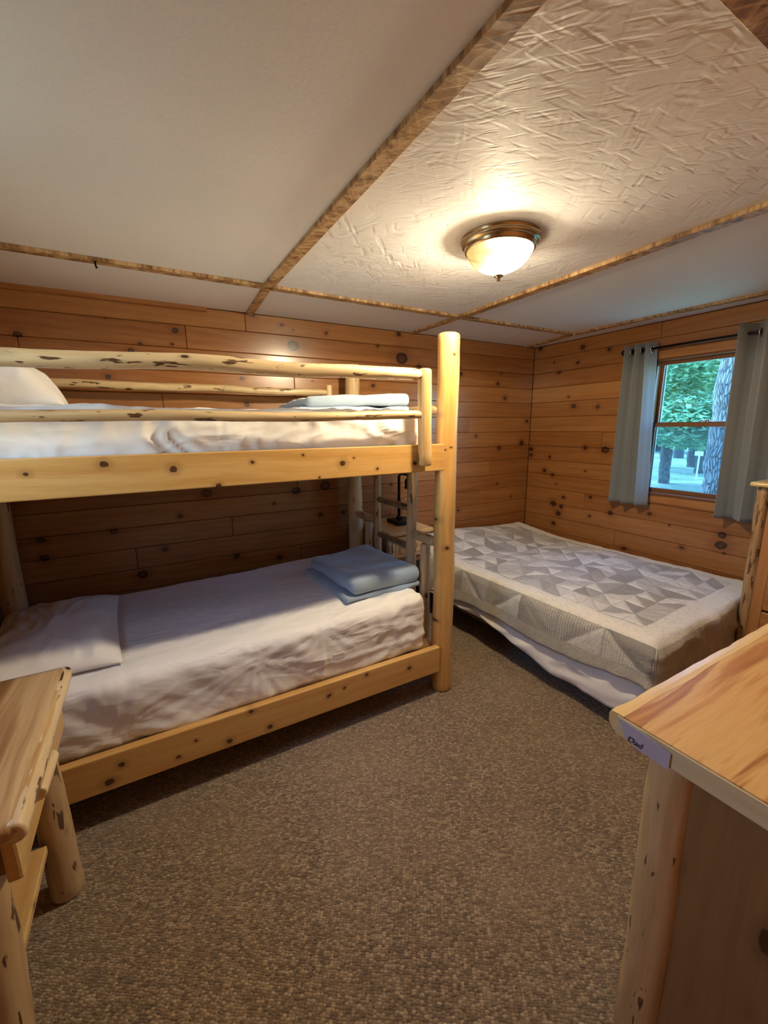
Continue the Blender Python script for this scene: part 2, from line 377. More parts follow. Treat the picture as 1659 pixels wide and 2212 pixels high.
def osb(name, painted, amt=1.0):
    """wood strands pressed flat: overlapping thin flakes in several directions, some lifted at the edges"""
    t = NT(name); p = t.pos()
    hs = None; lines = None
    for k, (ang, sx, sy, sc) in enumerate(((25, 1, 5.5, 10), (-52, 1, 6.5, 11), (72, 1, 6, 9), (4, 1, 8, 13), (44, 1, 9, 15))):
        rot = t.n('ShaderNodeVectorRotate', {0: p, 'Angle': math.radians(ang)}, rotation_type='Z_AXIS').outputs[0]
        rot = t.vm('MULTIPLY_ADD', t.noise(p, 4+k, 2, .5, 0, 1), (.06, .03, 0), rot)
        vec = t.vm('ADD', t.vm('MULTIPLY', rot, (sx, sy, 0)), (k*5.3, k*2.9, 0))
        v = t.n('ShaderNodeTexVoronoi', {'Vector': vec, 'Scale': sc})
        cc = t.n('ShaderNodeSeparateColor', {0: v.outputs['Color']}).outputs[0]
        lift = t.math('MULTIPLY', t.math('GREATER_THAN', cc, .76), t.math('MULTIPLY_ADD', v.outputs['Distance'], .35, .5))
        hs = lift if hs is None else t.math('ADD', hs, lift)
    if painted:
        big = t.mr(t.noise(p, 1.3, 3, .55), .36, .62, .5, 1.0)
        fine = t.noise(p, 90, 3, .6)
        nrm = t.bump(t.math('MULTIPLY', hs, big), amt, .005*amt, t.bump(fine, .25, .0015))
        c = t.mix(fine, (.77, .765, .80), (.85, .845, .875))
        return t.done(c, .62, nrm)
    f = t.noise(p, 28, 4, .6)
    c = t.ramp(t.math('MULTIPLY_ADD', f, .55, t.math('MULTIPLY', hs, .20)), [(.2, (.16, .075, .03)), (.34, (.34, .19, .08)), (.47, (.46, .28, .13)), (.7, (.60, .42, .23))])
    return t.done(c, .5, t.bump(hs, .6, .003))
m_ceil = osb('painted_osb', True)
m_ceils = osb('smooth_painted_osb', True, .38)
m_osb = osb('raw_osb_strip', False)
m_gapw = plain('ceiling_backing', (.3, .24, .2), .9)

def carpet():
    t = NT('berber_carpet'); p = t.pos()
    wp = t.vm('MULTIPLY_ADD', t.noise(p, 9, 2, .5, 0, 1), (.012, .012, 0), p)
    rot = t.n('ShaderNodeVectorRotate', {0: wp, 'Angle': math.radians(34)}, rotation_type='Z_AXIS').outputs[0]
    v = t.n('ShaderNodeTexVoronoi', {'Vector': t.vm('MULTIPLY', rot, (1, 1.7, 0)), 'Scale': 92.0, 'Randomness': .6})
    cc = t.n('ShaderNodeSeparateColor', {0: v.outputs['Color']})
    d = v.outputs['Distance']
    c = t.ramp(cc.outputs[0], [(0, (.12, .074, .033)), (.35, (.215, .14, .069)), (.65, (.305, .205, .11)), (1, (.47, .34, .20))])
    c = t.mix(t.mr(d, .35, .8, 0, .55), c, (.06, .034, .016))
    big = t.noise(p, 2.2, 3, .6)
    c = t.mix(t.mr(big, .35, .7, 0, .25), c, (.36, .25, .14))
    fz = t.noise(p, 420, 2, .6)
    h = t.math('ADD', t.math('MULTIPLY', d, -1.0), t.math('MULTIPLY', fz, .35))
    return t.done(c, .95, t.bump(h, .9, .006), Sheen_Weight=.3, Sheen_Roughness=.6)
m_carpet = carpet()

def cloth(name, col, rough=.85, weave=900, b=.15, wr=0, sheen=.15, trans=0):
    t = NT(name); g = t.attr()
    n1 = t.noise(g, weave, 2, .6); n2 = t.noise(g, 6, 3, .55)
    c = t.mix(t.math('MULTIPLY', n2, .14), col, tuple(x*.78 for x in col))
    h = t.math('MULTIPLY', n1, .12)
    nr = t.bump(h, b, .0012)
    if wr:
        w = t.noise(t.vm('MULTIPLY', g, (5, 11, 8)), 1, 2, .45, 1.5)
        nr = t.bump(w, wr, .016, nr)
        cr = t.noise(t.vm('MULTIPLY', g, (2.2, 10, 8)), 1, 2, .45, .9)
        cr = t.math('POWER', t.math('SUBTRACT', 1.0, t.math('ABSOLUTE', t.math('MULTIPLY_ADD', cr, 5.0, -2.5)), clamp=True), 2.0)
        cr = t.math('MULTIPLY', cr, t.mr(t.noise(t.vm('ADD', g, (3.1, 7.7, 1.3)), 3.2, 2, .5), .45, .62, 0, 1))
        nr = t.bump(cr, .6, .006, nr)
    return t.done(c, rough, nr, Sheen_Weight=sheen)
m_sheet = cloth('white_cotton', (.88, .87, .88), .8, 500, .1, .4)
m_drape = cloth('white_cotton_drape', (.88, .87, .88), .8, 500, .1)
m_slip = cloth('white_pillowcase', (.84, .83, .83), .8, 500, .1, .3)
m_blanket = cloth('blue_fleece', (.29, .385, .50), .95, 260, .5, .15, .5)
m_curtain = cloth('grey_curtain_fabric', (.215, .225, .235), .75, 700, .2, 0, .2)

def quilt_mat():
    t = NT('patchwork_quilt'); g = t.attr(); x = t.n('ShaderNodeSeparateXYZ', {0: g})
    u, v = x.outputs[0], x.outputs[1]
    wv = t.noise(g, 14, 2, .5, 0, 1)
    gw = t.vm('MULTIPLY_ADD', t.vm('SUBTRACT', wv, (.5, .5, .5)), (.012, .012, 0), g)
    def pick(vec, seed):
        r = t.n('ShaderNodeTexWhiteNoise', {'Vector': t.vm('ADD', vec, (seed, seed*1.7, 0))}, noise_dimensions='3D').outputs[0]
        return t.ramp(r, [(0, (.78, .77, .76)), (.28, (.38, .375, .38)), (.46, (.52, .515, .52)), (.64, (.28, .27, .265)), (.76, (.68, .67, .67)), (.9, (.34, .32, .29))], 'CONSTANT'), r
    def tri(vec, cell, seed):
        s = t.vm('MULTIPLY', vec, (1/cell, 1/cell, 0)); fl = t.vm('FLOOR', s); fr = t.n('ShaderNodeSeparateXYZ', {0: t.vm('FRACTION', s)})
        flip = t.n('ShaderNodeTexWhiteNoise', {'Vector': t.vm('ADD', fl, (seed+9, 3, 1))}, noise_dimensions='3D').outputs[0]
        fx = fr.outputs[0]; fy = fr.outputs[1]
        fl2 = t.math('GREATER_THAN', flip, .5)
        fx2 = t.math('ABSOLUTE', t.math('SUBTRACT', fx, fl2))
        side = t.math('GREATER_THAN', fx2, fy)
        edge = t.math('ABSOLUTE', t.math('SUBTRACT', fx2, fy))
        ex = t.math('MINIMUM', t.math('MINIMUM', fx, t.math('SUBTRACT', 1.0, fx)), t.math('MINIMUM', fy, t.math('SUBTRACT', 1.0, fy)))
        seam = t.math('MINIMUM', edge, ex)
        a, ra = pick(fl, seed); b, rb = pick(fl, seed+5.5)
        return t.mix(side, a, b), seam, t.math('ADD', ra, t.math('MULTIPLY', side, .37))
    field, seam1, _ = tri(gw, .115, 1.0)
    bord, seam2, rr = tri(t.vm('MULTIPLY_ADD', gw, (1, .82, 0), (.215, 0, 0)), .205, 4.0)
    stripes = t.math('GREATER_THAN', t.math('SINE', t.math('MULTIPLY', t.n('ShaderNodeSeparateXYZ', {0: gw}).outputs[1], 430)), .1)
    smask = t.math('MULTIPLY', t.math('LESS_THAN', t.math('FRACT', t.math('MULTIPLY', rr, 7.0)), .35), stripes)
    bord = t.mix(t.math('MULTIPLY', smask, .8), bord, (.72, .70, .64))
    bord = t.mix(.30, bord, (.30, .27, .19))
    white = (.80, .78, .74)
    grey = (.46, .43, .37)
    inf = t.math('MULTIPLY', t.math('MULTIPLY', t.math('GREATER_THAN', u, .10), t.math('GREATER_THAN', v, .13)), t.math('LESS_THAN', u, 1.17))
    c = t.mix(inf, white, field)
    side = t.math('LESS_THAN', u, -.012); foot = t.math('LESS_THAN', v, -.02)
    c = t.mix(side, c, bord)
    hem = t.math('LESS_THAN', u, -.165)
    c = t.mix(hem, c, grey); c = t.mix(foot, c, grey)
    fz = t.noise(g, 260, 3, .7)
    c = t.mix(t.mr(fz, .35, .7, 0, .16), c, (.85, .84, .82))
    c = t.mix(t.mr(t.noise(g, 55, 4, .7), .45, .75, 0, .35), c, (.2, .19, .17))
    seam = t.mix(inf, seam2, seam1)
    seam = t.math('ADD', seam, t.math('SUBTRACT', 1.0, t.math('MAXIMUM', inf, t.math('MULTIPLY', side, t.math('GREATER_THAN', u, -.165)))))
    c = t.mix(t.mr(seam, 0, .05, .35, 0), c, (.25, .24, .23))
    hh = t.math('ADD', t.mr(seam, 0, .22, 0, 1), t.math('MULTIPLY', t.noise(g, 70, 3, .6), .6))
    return t.done(c, .95, t.bump(hh, .6, .008), Sheen_Weight=.4)
m_quilt = quilt_mat()
m_brass = plain('warm_brushed_nickel', (.50, .40, .27), .22, 1.0)
m_black = plain('black_iron', (.012, .011, .011), .45, .6)
m_rod = plain('bronze_rod', (.03, .018, .014), .3, .8)
m_nick = plain('brushed_steel', (.55, .55, .56), .25, 1.0)
m_paper = plain('mauve_paper', (.46, .40, .46), .85)
m_ink = plain('ink', (.03, .02, .04), .7)
m_white = plain('white_plastic', (.75, .74, .7), .4)

def glassy(name, tint=(1, 1, 1), fac=.06, haze=0.0):
    t = NT(name); tr = t.n('ShaderNodeBsdfTransparent', {0: tint}); gl = t.n('ShaderNodeBsdfGlossy', {0: (1, 1, 1), 1: .03})
    mx = t.n('ShaderNodeMixShader', {0: fac}); t.link(tr.outputs[0], mx.inputs[1]); t.link(gl.outputs[0], mx.inputs[2])
    last = mx
    if haze:
        df = t.n('ShaderNodeBsdfDiffuse', {0: (.35, .36, .38)}); m2 = t.n('ShaderNodeMixShader', {0: haze})
        t.link(mx.outputs[0], m2.inputs[1]); t.link(df.outputs[0], m2.inputs[2]); last = m2
    t.link(last.outputs[0], t.out.inputs[0]); return t.m
m_glass = glassy('window_glass', (.56, .82, 1.0), .05)
m_clear = glassy('clear_glass', (.93, .97, 1.0), .05)
m_screen = glassy('insect_screen', (.9, .93, .97), .0, .22)
m_bulb = glassy('bulb_glass', (1, .97, .9), .14)

# ------------------------------------------------------------------ large structure
setp(multibox('floor', [((XL-.1, YF-.1, -.1), (XR+.1, YB+.1, 0))], m_carpet), kind='structure')
ceil = setp(multibox('ceiling', [((XL-.1, YF-.1, ZC+.012), (XR+.1, YB+.1, ZC+.1))], m_gapw), kind='structure')
wb = setp(multibox('wall_back', [((XL-.1, YB+.014, -.1), (XR+.1, YB+.1, ZC+.05))], m_gap), kind='structure')
y0, y1, z0, z1 = WIN
wr = setp(multibox('wall_right', [((XR+.014, YF-.1, -.1), (XR+.1, y0, ZC+.05)), ((XR+.014, y1, -.1), (XR+.1, YB+.014, ZC+.05)),
          ((XR+.014, y0, -.1), (XR+.1, y1, z0)), ((XR+.014, y0, z1), (XR+.1, y1, ZC+.05))], m_gap), kind='structure')
v0, v1, w0, w1 = WIN2
setp(multibox('wall_left', [((XL-.1, YF-.1, -.1), (XL, v0, ZC+.05)), ((XL-.1, v1, -.1), (XL, YB+.014, ZC+.05)), ((XL-.1, v0, -.1), (XL, v1, w0)), ((XL-.1, v0, w1), (XL, v1, ZC+.05))], m_wallp, axis='y'), kind='structure')
setp(multibox('wall_front', [((XL, YF-.1, -.1), (DOOR[0], YF, ZC+.05)), ((DOOR[1], YF-.1, -.1), (XR+.014, YF, ZC+.05)), ((DOOR[0], YF-.1, DOOR[2]), (DOOR[1], YF, ZC+.05))], m_wallp), kind='structure')
dr = setp(multibox('door_1', [((DOOR[0], YF-.1, 0), (DOOR[0]+.03, YF+.012, DOOR[2])), ((DOOR[1]-.03, YF-.1, 0), (DOOR[1], YF+.012, DOOR[2])), ((DOOR[0]+.03, YF-.1, DOOR[2]-.03), (DOOR[1]-.03, YF+.012, DOOR[2]))], m_trim, axis='z'), kind='structure')

DA = math.radians(0); RD = Matrix.Rotation(DA, 3, 'Z'); dc_ = Vector((DOOR[1]-.035, YF-.07, 1.0)) + RD @ Vector((-.395, 0, 0))
box('door_slab', dc_-Vector((.395, .02, .99)), dc_+Vector((.395, .02, .99)), m_panel, dr, 'z', .004, 2, RD)
jb = {0: [.62], 1: [.275, 1.821], 3: [.914], 4: [.116, 2.2], 5: [2.449, .3], 10: [.445, 2.6], 2: [-.5, 1.9], 6: [1.0], 7: [1.9], 8: [.9, 2.7], 9: [1.3], 12: [.9]}
jr = {0: [1.724], 6: [2.087], 10: [2.193, .7], 12: [1.902], 2: [.6], 4: [.5], 8: [.8], 9: [.4], 11: [.9]}
G = .0009
for i in range(len(rows)-1):
    zt, zb = rows[i], rows[i+1]
    if zt-zb < .02: continue
    xs = [XL] + sorted(jb.get(i, [random.uniform(-.3, 2.8)])) + [XR]
    for a, b in zip(xs[:-1], xs[1:]):
        dy = random.uniform(0, .0012)
        box('plank', (a+G, YB+dy, zb+G), (b-G, YB+.016, zt-G), m_wallb[i], wb, 'x', .0032, 1)
    ys = [YF] + sorted(jr.get(i, [random.uniform(.3, 2.3)])) + [YB]
    for a, b in zip(ys[:-1], ys[1:]):
        pieces = []
        if zt <= z0 or zb >= z1: pieces = [(a, b, zb, zt)]
        else:
            if a < y0: pieces.append((a, min(b, y0), zb, zt))
            if b > y1: pieces.append((max(a, y1), b, zb, zt))
            ma, mb = max(a, y0), min(b, y1)
            if mb > ma:
                if zb < z0: pieces.append((ma, mb, zb, z0))
                if zt > z1: pieces.append((ma, mb, z1, zt))
        for (pa, pb, qa, qb) in pieces:
            if pb-pa < .01 or qb-qa < .008: continue
            dx = random.uniform(0, .0012)
            box('plank', (XR+dx, pa+G, qa+G), (XR+.016, pb-G, qb-G), m_wallr[i], wr, 'y', .0032, 1)

# ceiling panels between the strips, then the raw strips
SA, SB, SC, SX = .63, 1.845, 3.05, 2.265
px = [XL, SA, SB, SC, XR]; py = [YF, .40, SX, YB]
for a, b in zip(px[:-1], px[1:]):
    for c, d in zip(py[:-1], py[1:]):
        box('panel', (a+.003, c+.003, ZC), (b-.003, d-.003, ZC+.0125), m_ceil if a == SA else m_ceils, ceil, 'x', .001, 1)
def strip(n, pts, w, th=.013, mat=None, axis='y'):
    (ax, ay), (bx, by) = pts; d = Vector((bx-ax, by-ay, 0)); L = d.length; d.normalize(); nn = Vector((-d.y, d.x, 0))
    c = Vector(((ax+bx)/2, (ay+by)/2, ZC-th/2)); R = Matrix((d, nn, Vector((0, 0, 1)))).transposed()
    o = box(n, c-Vector((L/2, w/2, th/2)), c+Vector((L/2, w/2, th/2)), mat or m_osb, None, 'x', .0015, 1, R)
    return setp(o, kind='structure')
strip('trim_1', ((.628, .40), (.616, 2.235)), .05, .015)
strip('trim_2', ((.618, 2.275), (.648, YB-.005)), .044, .012)
strip('trim_3', ((1.835, .40), (1.86, 2.24)), .055, .016)
strip('trim_4', ((1.862, 2.29), (1.842, YB-.005)), .046, .012)
strip('trim_5', ((XL+.005, 2.255), (.60, 2.252)), .05, .014)
strip('trim_6', ((.64, 2.256), (1.835, 2.268)), .05, .014)
strip('trim_7', ((1.885, 2.268), (2.96, 2.262)), .045, .014)
strip('trim_8', ((3.035, .40), (2.98, 2.24)), .05, .014)
strip('trim_9', ((2.99, 2.29), (3.085, YB-.005)), .042, .012)
setp(box('trim_10', (XL, .12, ZC-.02), (XR, .452, ZC), m_osb, None, 'x', .002, 1), kind='structure')
strip('trim_11', ((XL+.005, YB-.012), (.40, YB-.012)), .022, .024, m_trim)

# hook hanging from the left ceiling strip
hk = tube('ceiling_hook', [(-.10, 2.24, ZC-.012), (-.10, 2.24, ZC-.03), (-.098, 2.236, ZC-.04), (-.094, 2.234, ZC-.036)], .0035, m_rod, None, 8)
setp(hk, 'small dark hook screwed into the ceiling strip at left, above the bunk bed', 'hook')

# ------------------------------------------------------------------ window
wn1 = empty('window_1', (XR, (y0+y1)/2, z0)); wn1['kind'] = 'structure'
def wbox(n, a, b, c, d, e, f, mat=m_frame, par=wn1, axis='y', bev=.003):
    return box(n, (a, c, e), (b, d, f), mat, par, axis, bev, 2)
X = XR
zt_, zb_ = 1.885, .965
# casing boards around the opening and the sill
wbox('casing', X-.013, X+.013, y0-.0, y1, zt_+.012, z1+.055, m_trim)
wbox('casing', X-.006, X+.012, y0, y1, z0-.055, z0+.004, m_trim)
wbox('sill', X-.022, X+.06, y0-.01, y1+.01, z0+.004, z0+.02, m_frame)
for (a, b) in ((y1-.018, y1), (y0, y0+.018)):
    wbox('jamb', X-.004, X+.095, a, b, z0+.02, zt_+.012, m_frame, axis='z')
wbox('jamb', X-.004, X+.095, y0+.018, y1-.018, zt_-.003, zt_+.012, m_frame)
ja, jb_ = y0+.018, y1-.018
# lower sash (inner) and upper sash (outer)
def sash(name, xa, xb, za, zb, lat):
    s = multibox(name, [((xa, ja, za), (xb, ja+.022, zb)), ((xa, jb_-.022, za), (xb, jb_, zb)), ((xa, ja+.022, za), (xb, jb_-.022, za+.03)), ((xa, ja+.022, zb-.028), (xb, jb_-.022, zb))], m_frame, wn1, 'y')
    box('pane', ((xa+xb)/2-.002, ja+.02, za+.028), ((xa+xb)/2+.002, jb_-.02, zb-.026), m_glass, s, 'y', 0)
    return s
low = sash('lower_sash', X+.012, X+.036, z0+.02, 1.46, True)
upp = sash('upper_sash', X+.042, X+.066, 1.434, zt_, False)
multibox('daylit_edge', [((X+.03, jb_-.028, z0+.05), (X+.036, jb_-.022, 1.43)), ((X+.06, jb_-.029, 1.465), (X+.066, jb_-.022, zt_-.03))], m_white, wn1, 'z')  # white strips stand in for daylight catching the left stile edges
lk = lathe('sash_lock', [(0, 0), (.016, 0), (.016, .008), (.010, .014), (0, .015)], (X+.024, 1.395, 1.46), m_brass, wn1, 20)
box('lock_lever', (X+.018, 1.365, 1.466), (X+.03, 1.42, 1.478), m_brass, wn1, 'y', .004)
multibox('insect_screen', [((X+.078, ja, z0+.02), (X+.08, jb_, 1.45))], m_screen, wn1)

w2 = empty('window_2', (XL, (v0+v1)/2, w0)); w2['kind'] = 'structure'
multibox('window_frame', [((XL-.09, v0, w0), (XL+.012, v0+.03, w1)), ((XL-.09, v1-.03, w0), (XL+.012, v1, w1)), ((XL-.09, v0+.03, w0), (XL+.012, v1-.03, w0+.03)), ((XL-.09, v0+.03, w1-.03), (XL+.012, v1-.03, w1)), ((XL-.06, v0+.03, (w0+w1)/2-.015), (XL-.02, v1-.03, (w0+w1)/2+.015))], m_frame, w2, 'y')
multibox('pane', [((XL-.045, v0+.03, w0+.03), (XL-.041, v1-.03, (w0+w1)/2-.015)), ((XL-.045, v0+.03, (w0+w1)/2+.015), (XL-.041, v1-.03, w1-.03))], m_clear, w2, 'y')

# ------------------------------------------------------------------ bunk bed
bunk = empty('bunk_bed', (.31, 2.18, 0), 'pine log bunk bed with built-in end ladder against the plank wall', 'bunk bed')
XP = 1.305
log('post', (XP+.012, 1.688, 0), (XP+.015, 1.688, 1.885), .057, .053, m_post_front, bunk, .03, .010, 28, 1, .2, 26)
log('post', (1.285, 2.70, 0), (1.285, 2.70, 1.868), .055, .05, m_log, bunk, .03, .008, 24, 2, .2)
log('post', (-.70, 1.70, 0), (-.70, 1.70, 1.80), .056, .053, m_post, bunk, .03, .008, 24, 3, .2)
log('post', (-.675, 2.70, 0), (-.675, 2.70, 1.86), .055, .05, m_log, bunk, .03, .008, 24, 4, .2)
box('side_rail', (-.74, 1.627, 1.237), (1.262, 1.665, 1.366), m_rail_up, bunk, 'x', .004)
box('side_rail', (-.74, 1.632, .142), (1.262, 1.668, .288), m_rail_low, bunk, 'x', .005)
box('side_rail', (-.74, 2.665, 1.237), (1.285, 2.70, 1.366), m_rail, bunk, 'x', .004)
box('side_rail', (-.74, 2.665, .142), (1.285, 2.70, .288), m_rail, bunk, 'x', .004)
# mattress boards
box('bunk_board', (-.72, 1.665, 1.24), (1.27, 2.665, 1.258), m_panel, bunk, 'x', .002)
box('bunk_board', (-.72, 1.668, .235), (1.27, 2.665, .255), m_panel, bunk, 'x', .002)
# front guard rail
log('guard_post', (1.124, 1.598, 1.27), (1.121, 1.598, 1.702), .032, .031, m_post, bunk, .04, .004, 22, 5, .3)
log('guard_post', (-.55, 1.598, 1.27), (-.55, 1.598, 1.70), .032, .031, m_post, bunk, .04, .004, 22, 6, .3)
log('guard_rail', (-.56, 1.598, 1.655), (1.11, 1.598, 1.673), .026, .0265, m_blog, bunk, .10, .016, 20, 7, .3, 30, .05)
log('guard_rail', (-.56, 1.600, 1.488), (1.11, 1.600, 1.497), .0185, .0185, m_blog, bunk, .10, .010, 20, 8, .3, 30, .04)
# rear guard rail
log('guard_post', (1.105, 2.685, 1.30), (1.105, 2.685, 1.725), .022, .022, m_log, bunk, .05, .004, 18, 9, .3)
log('guard_post', (-.55, 2.685, 1.30), (-.55, 2.685, 1.72), .022, .022, m_log, bunk, .05, .004, 18, 10, .3)
log('guard_rail', (-.56, 2.68, 1.68), (1.085, 2.68, 1.674), .022, .022, m_blog, bunk, .12, .012, 18, 11, .3, 30, .05)
# foot-end frame with ladder
def endlog(n, a, b, z, r, mat, seed): return log(n, (1.29, a, z), (1.29, b, z), r, r, mat, bunk, .08, .004, 18, seed, .3, 30, .02)
YL, YR_ = 2.365, 1.958
endlog('end_rail', 2.68, 1.70, 1.53, .026, m_log, 12)
endlog('end_rail', 2.68, 1.70, .235, .028, m_log, 13)
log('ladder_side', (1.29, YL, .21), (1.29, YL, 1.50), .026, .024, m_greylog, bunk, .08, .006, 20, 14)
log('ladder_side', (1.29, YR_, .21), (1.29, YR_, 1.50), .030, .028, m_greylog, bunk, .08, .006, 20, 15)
for k, z in enumerate((.50, .755, .988, 1.245)):
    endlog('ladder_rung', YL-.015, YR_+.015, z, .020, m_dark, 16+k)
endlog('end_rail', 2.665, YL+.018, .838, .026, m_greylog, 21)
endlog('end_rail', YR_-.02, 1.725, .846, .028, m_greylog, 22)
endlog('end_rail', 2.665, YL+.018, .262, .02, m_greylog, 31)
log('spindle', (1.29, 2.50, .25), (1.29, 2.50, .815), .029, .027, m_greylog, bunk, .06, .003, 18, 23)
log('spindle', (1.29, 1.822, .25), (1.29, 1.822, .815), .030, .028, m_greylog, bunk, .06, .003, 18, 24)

# ---- lower mattress with white sheet
PULL = [(.31, 1.72, .55, 26), (-.20, 1.86, .3, 17), (.62, 1.665, .28, 20)]
def wrinkle(p, n, amp=1.0, seed=0, pulls=()):
    d = .007*NZ(p.x*3+seed, p.y*4, p.z*4) + .007*(ridge(p.x*1.4+p.y*1.1+seed, p.y*4.2-p.x*.8, p.z*4)-.5)*amp
    mk_ = max(0, NZ(p.x*2.3+seed*2, p.y*2.6, p.z*2+3)+.1)
    d += .016*mk_*(ridge(p.x*7+seed+2*NZ(p.y*3, p.x*2), p.y*8, p.z*9)-.4)*amp
    d += .0022*(ridge(p.x*13+p.y*6+seed, p.y*13-p.x*5, p.z*14)-.4)*amp*(.4+1.5*mk_)
    for (x, y, R, k) in pulls:
        dx, dy = p.x-x, (p.y-y)-(p.z-.56)*1.0
        rr = math.hypot(dx, dy); th = math.atan2(dy, dx)
        f = math.exp(-(rr/R)**2*2.0)*min(1, rr/.06)
        ca, sa = math.cos(th)*k*.16, math.sin(th)*k*.16
        d += .008*f*((1-abs(NZ(ca+seed, sa, rr*1.5)))**4-.3)
    return d
def lower_disp(p, n):
    d = wrinkle(p, n, 1.0, 3, PULL)
    if n.y < -.6 and p.x > .62:   # horizontal gathers in the tight front right corner
        d += .008*(ridge(p.x*1.6, p.z*17+p.x*1.4, 2)-.45)*min(1, (p.x-.62)/.1)
    elif n.y < -.5:               # diagonal drape folds
        d += .007*NZ(p.x*6+p.z*5, p.z*2, 9)+.004*NZ(p.x*15+p.z*13, p.z*3, 4)
    if abs(p.x-.615) < .012 and n.y < -.3: d += .004*(1-abs(p.x-.615)/.012)
    return d
def lower_post(p):
    t = (p.x+.62)/1.8
    if p.z > .3: p = Vector((p.x, p.y, p.z-(1-t)*.035*(p.z-.27)/.3-.012*math.sin(t*PI)*min(1, (p.z-.3)/.2)))
    return p
lm = empty('mattress', (.28, 2.16, .256), 'thick mattress under a creased white sheet on the lower bunk', 'mattress')
softbox('fitted_sheet', (-.62, 1.672, .256), (1.20, 2.655, .585), .05, m_sheet, lm, .012, lower_disp, lower_post)
box('seam_tag', (.66, 1.6645, .375), (.72, 1.672, .405), m_slip, lm, 'x', .002)

def pillow(name, c, sx, sy, h, rz, mat, label, seed, lump=0.0, cat='pillow'):
    """a soft pillow resting on its flattened underside, with pinched corners and creases"""
    n = 60; vs, fs, gs = [], [], []
    R = Matrix.Rotation(rz, 3, 'Z')
    for side in (1, -1):
        for i in range(n+1):
            for j in range(n+1):
                a, b = 2*i/n-1, 2*j/n-1
                k = max(0, 1-abs(a)**3.2)*max(0, 1-abs(b)**3.2)
                pin = 1-.06*(1-(abs(a)**2))*(abs(b)**4); pin2 = 1-.06*(1-(abs(b)**2))*(abs(a)**4)
                if side > 0:
                    z = .012+h*(k**.55)*(1+lump*NZ(a*1.3+seed, b*1.3, 2))
                    z += (.014*NZ(a*2.5+seed, b*2.5, seed)+.012*(ridge(a*1.6+seed, b*2.2, 1)-.5)+.007*(ridge(a*4, b*3.2+seed, 3)-.5))*min(1, k*2.5)
                else: z = .012-.010*min(1, k*4)
                p = R @ Vector((a*sx/2*pin2, b*sy/2*pin, z))
                vs.append(p+Vector(c)); gs.append((a*sx/2, b*sy/2, z))
    N1 = (n+1)*(n+1)
    for s in range(2):
        for i in range(n):
            for j in range(n):
                q = (s*N1+i*(n+1)+j, s*N1+(i+1)*(n+1)+j, s*N1+(i+1)*(n+1)+j+1, s*N1+i*(n+1)+j+1)
                fs.append(q if s == 0 else q[::-1])
    o = mk(name, vs, fs, mat, None, gs, True)
    bm = bmesh.new(); bm.from_mesh(o.data); bmesh.ops.remove_doubles(bm, verts=bm.verts, dist=.0004); bm.to_mesh(o.data); bm.free()
    return setp(o, label, cat)
pillow('pillow', (-.42, 2.15, .553), .47, .80, .085, .06, m_slip, 'white pillow lying flat at the head of the lower bunk', 1, .15)

def blanket(name, c, sx, sy, layers, th, rz, label, seed, cat='blanket'):
    """a fleece folded over on itself: thick rolled fold on top, thinner leaves showing at the open side"""
    e = empty(name, c, label, cat, 'folded blue blankets', rz); Rl = Matrix.Translation(Vector(c)) @ Matrix.Rotation(rz, 4, 'Z')
    tot = sum(layers); z = 0
    for k, t_ in enumerate(layers):
        ox = (.018 if k % 2 else -.016)*(k > -1); oy = -.006*k
        lo = (-sx/2+ox, -sy/2+oy, z); hi = (sx/2-.012*k*(k < len(layers)-1), sy/2+oy, z+t_*1.06); z += t_
        def dp(p, n, k=k): return .009*NZ(p.x*4+seed, p.y*4, k*3)+.005*NZ(p.x*12, p.y*12+seed, k)+.003*(ridge(p.x*5, p.y*5, seed)-.5)
        def ps(p):
            s_ = (.014*math.sin(p.x*5+seed)*math.cos(p.y*4+seed)-.02*max(0, -p.x/sx*2)*max(0, p.y/sy*2)+.012*max(0, p.x/sx*2))
            return Rl @ Vector((p.x, p.y, p.z+s_*(p.z/tot)))
        softbox('fold', lo, hi, t_*.49, m_blanket, e, .013, dp, ps)
    return e
b1 = blanket('blanket', (1.02, 2.10, .577), .44, .60, (.026, .075), 0, .04, 'folded blue fleece blanket on the foot of the lower bunk', 2)

# ---- upper mattress, pillow, blanket
def upper_disp(p, n):
    d = wrinkle(p, n, 1.2, 8, [(-.02, 1.66, .24, 24), (.22, 1.66, .2, 22), (1.0, 1.66, .22, 20)])
    if n.y < -.4:
        gm = .35+1.2*math.exp(-((p.x-.12)/.13)**2)+.8*math.exp(-((p.x-1.02)/.12)**2)
        d += .010*NZ(p.x*4-p.z*5, p.z*4, 2)+.018*gm*(ridge(p.x*9+1.5*NZ(p.z*9, p.x*5), p.z*5, 4)-.4)
    if n.z > .4: d += .012*max(0, NZ(p.x*6, p.y*5, 3))*(1 if p.x < .5 else .4)
    if abs(p.x-.255) < .01 and n.y < -.3: d -= .004*(1-abs(p.x-.255)/.01)
    return d
um = empty('mattress', (.28, 2.16, 1.258), 'mattress in a gathered white sheet on the upper bunk', 'mattress')
softbox('fitted_sheet', (-.62, 1.672, 1.258), (1.20, 2.64, 1.522), .045, m_sheet, um, .012, upper_disp)
pillow('pillow', (-.50, 2.12, 1.522), .50, .66, .145, .08, m_slip, 'plump white pillow on the upper bunk, behind the guard rail', 5, .5)
blanket('blanket', (.93, 2.13, 1.522), .56, .56, (.022, .045), 0, -.05, 'folded blue fleece blanket on the upper bunk', 4)

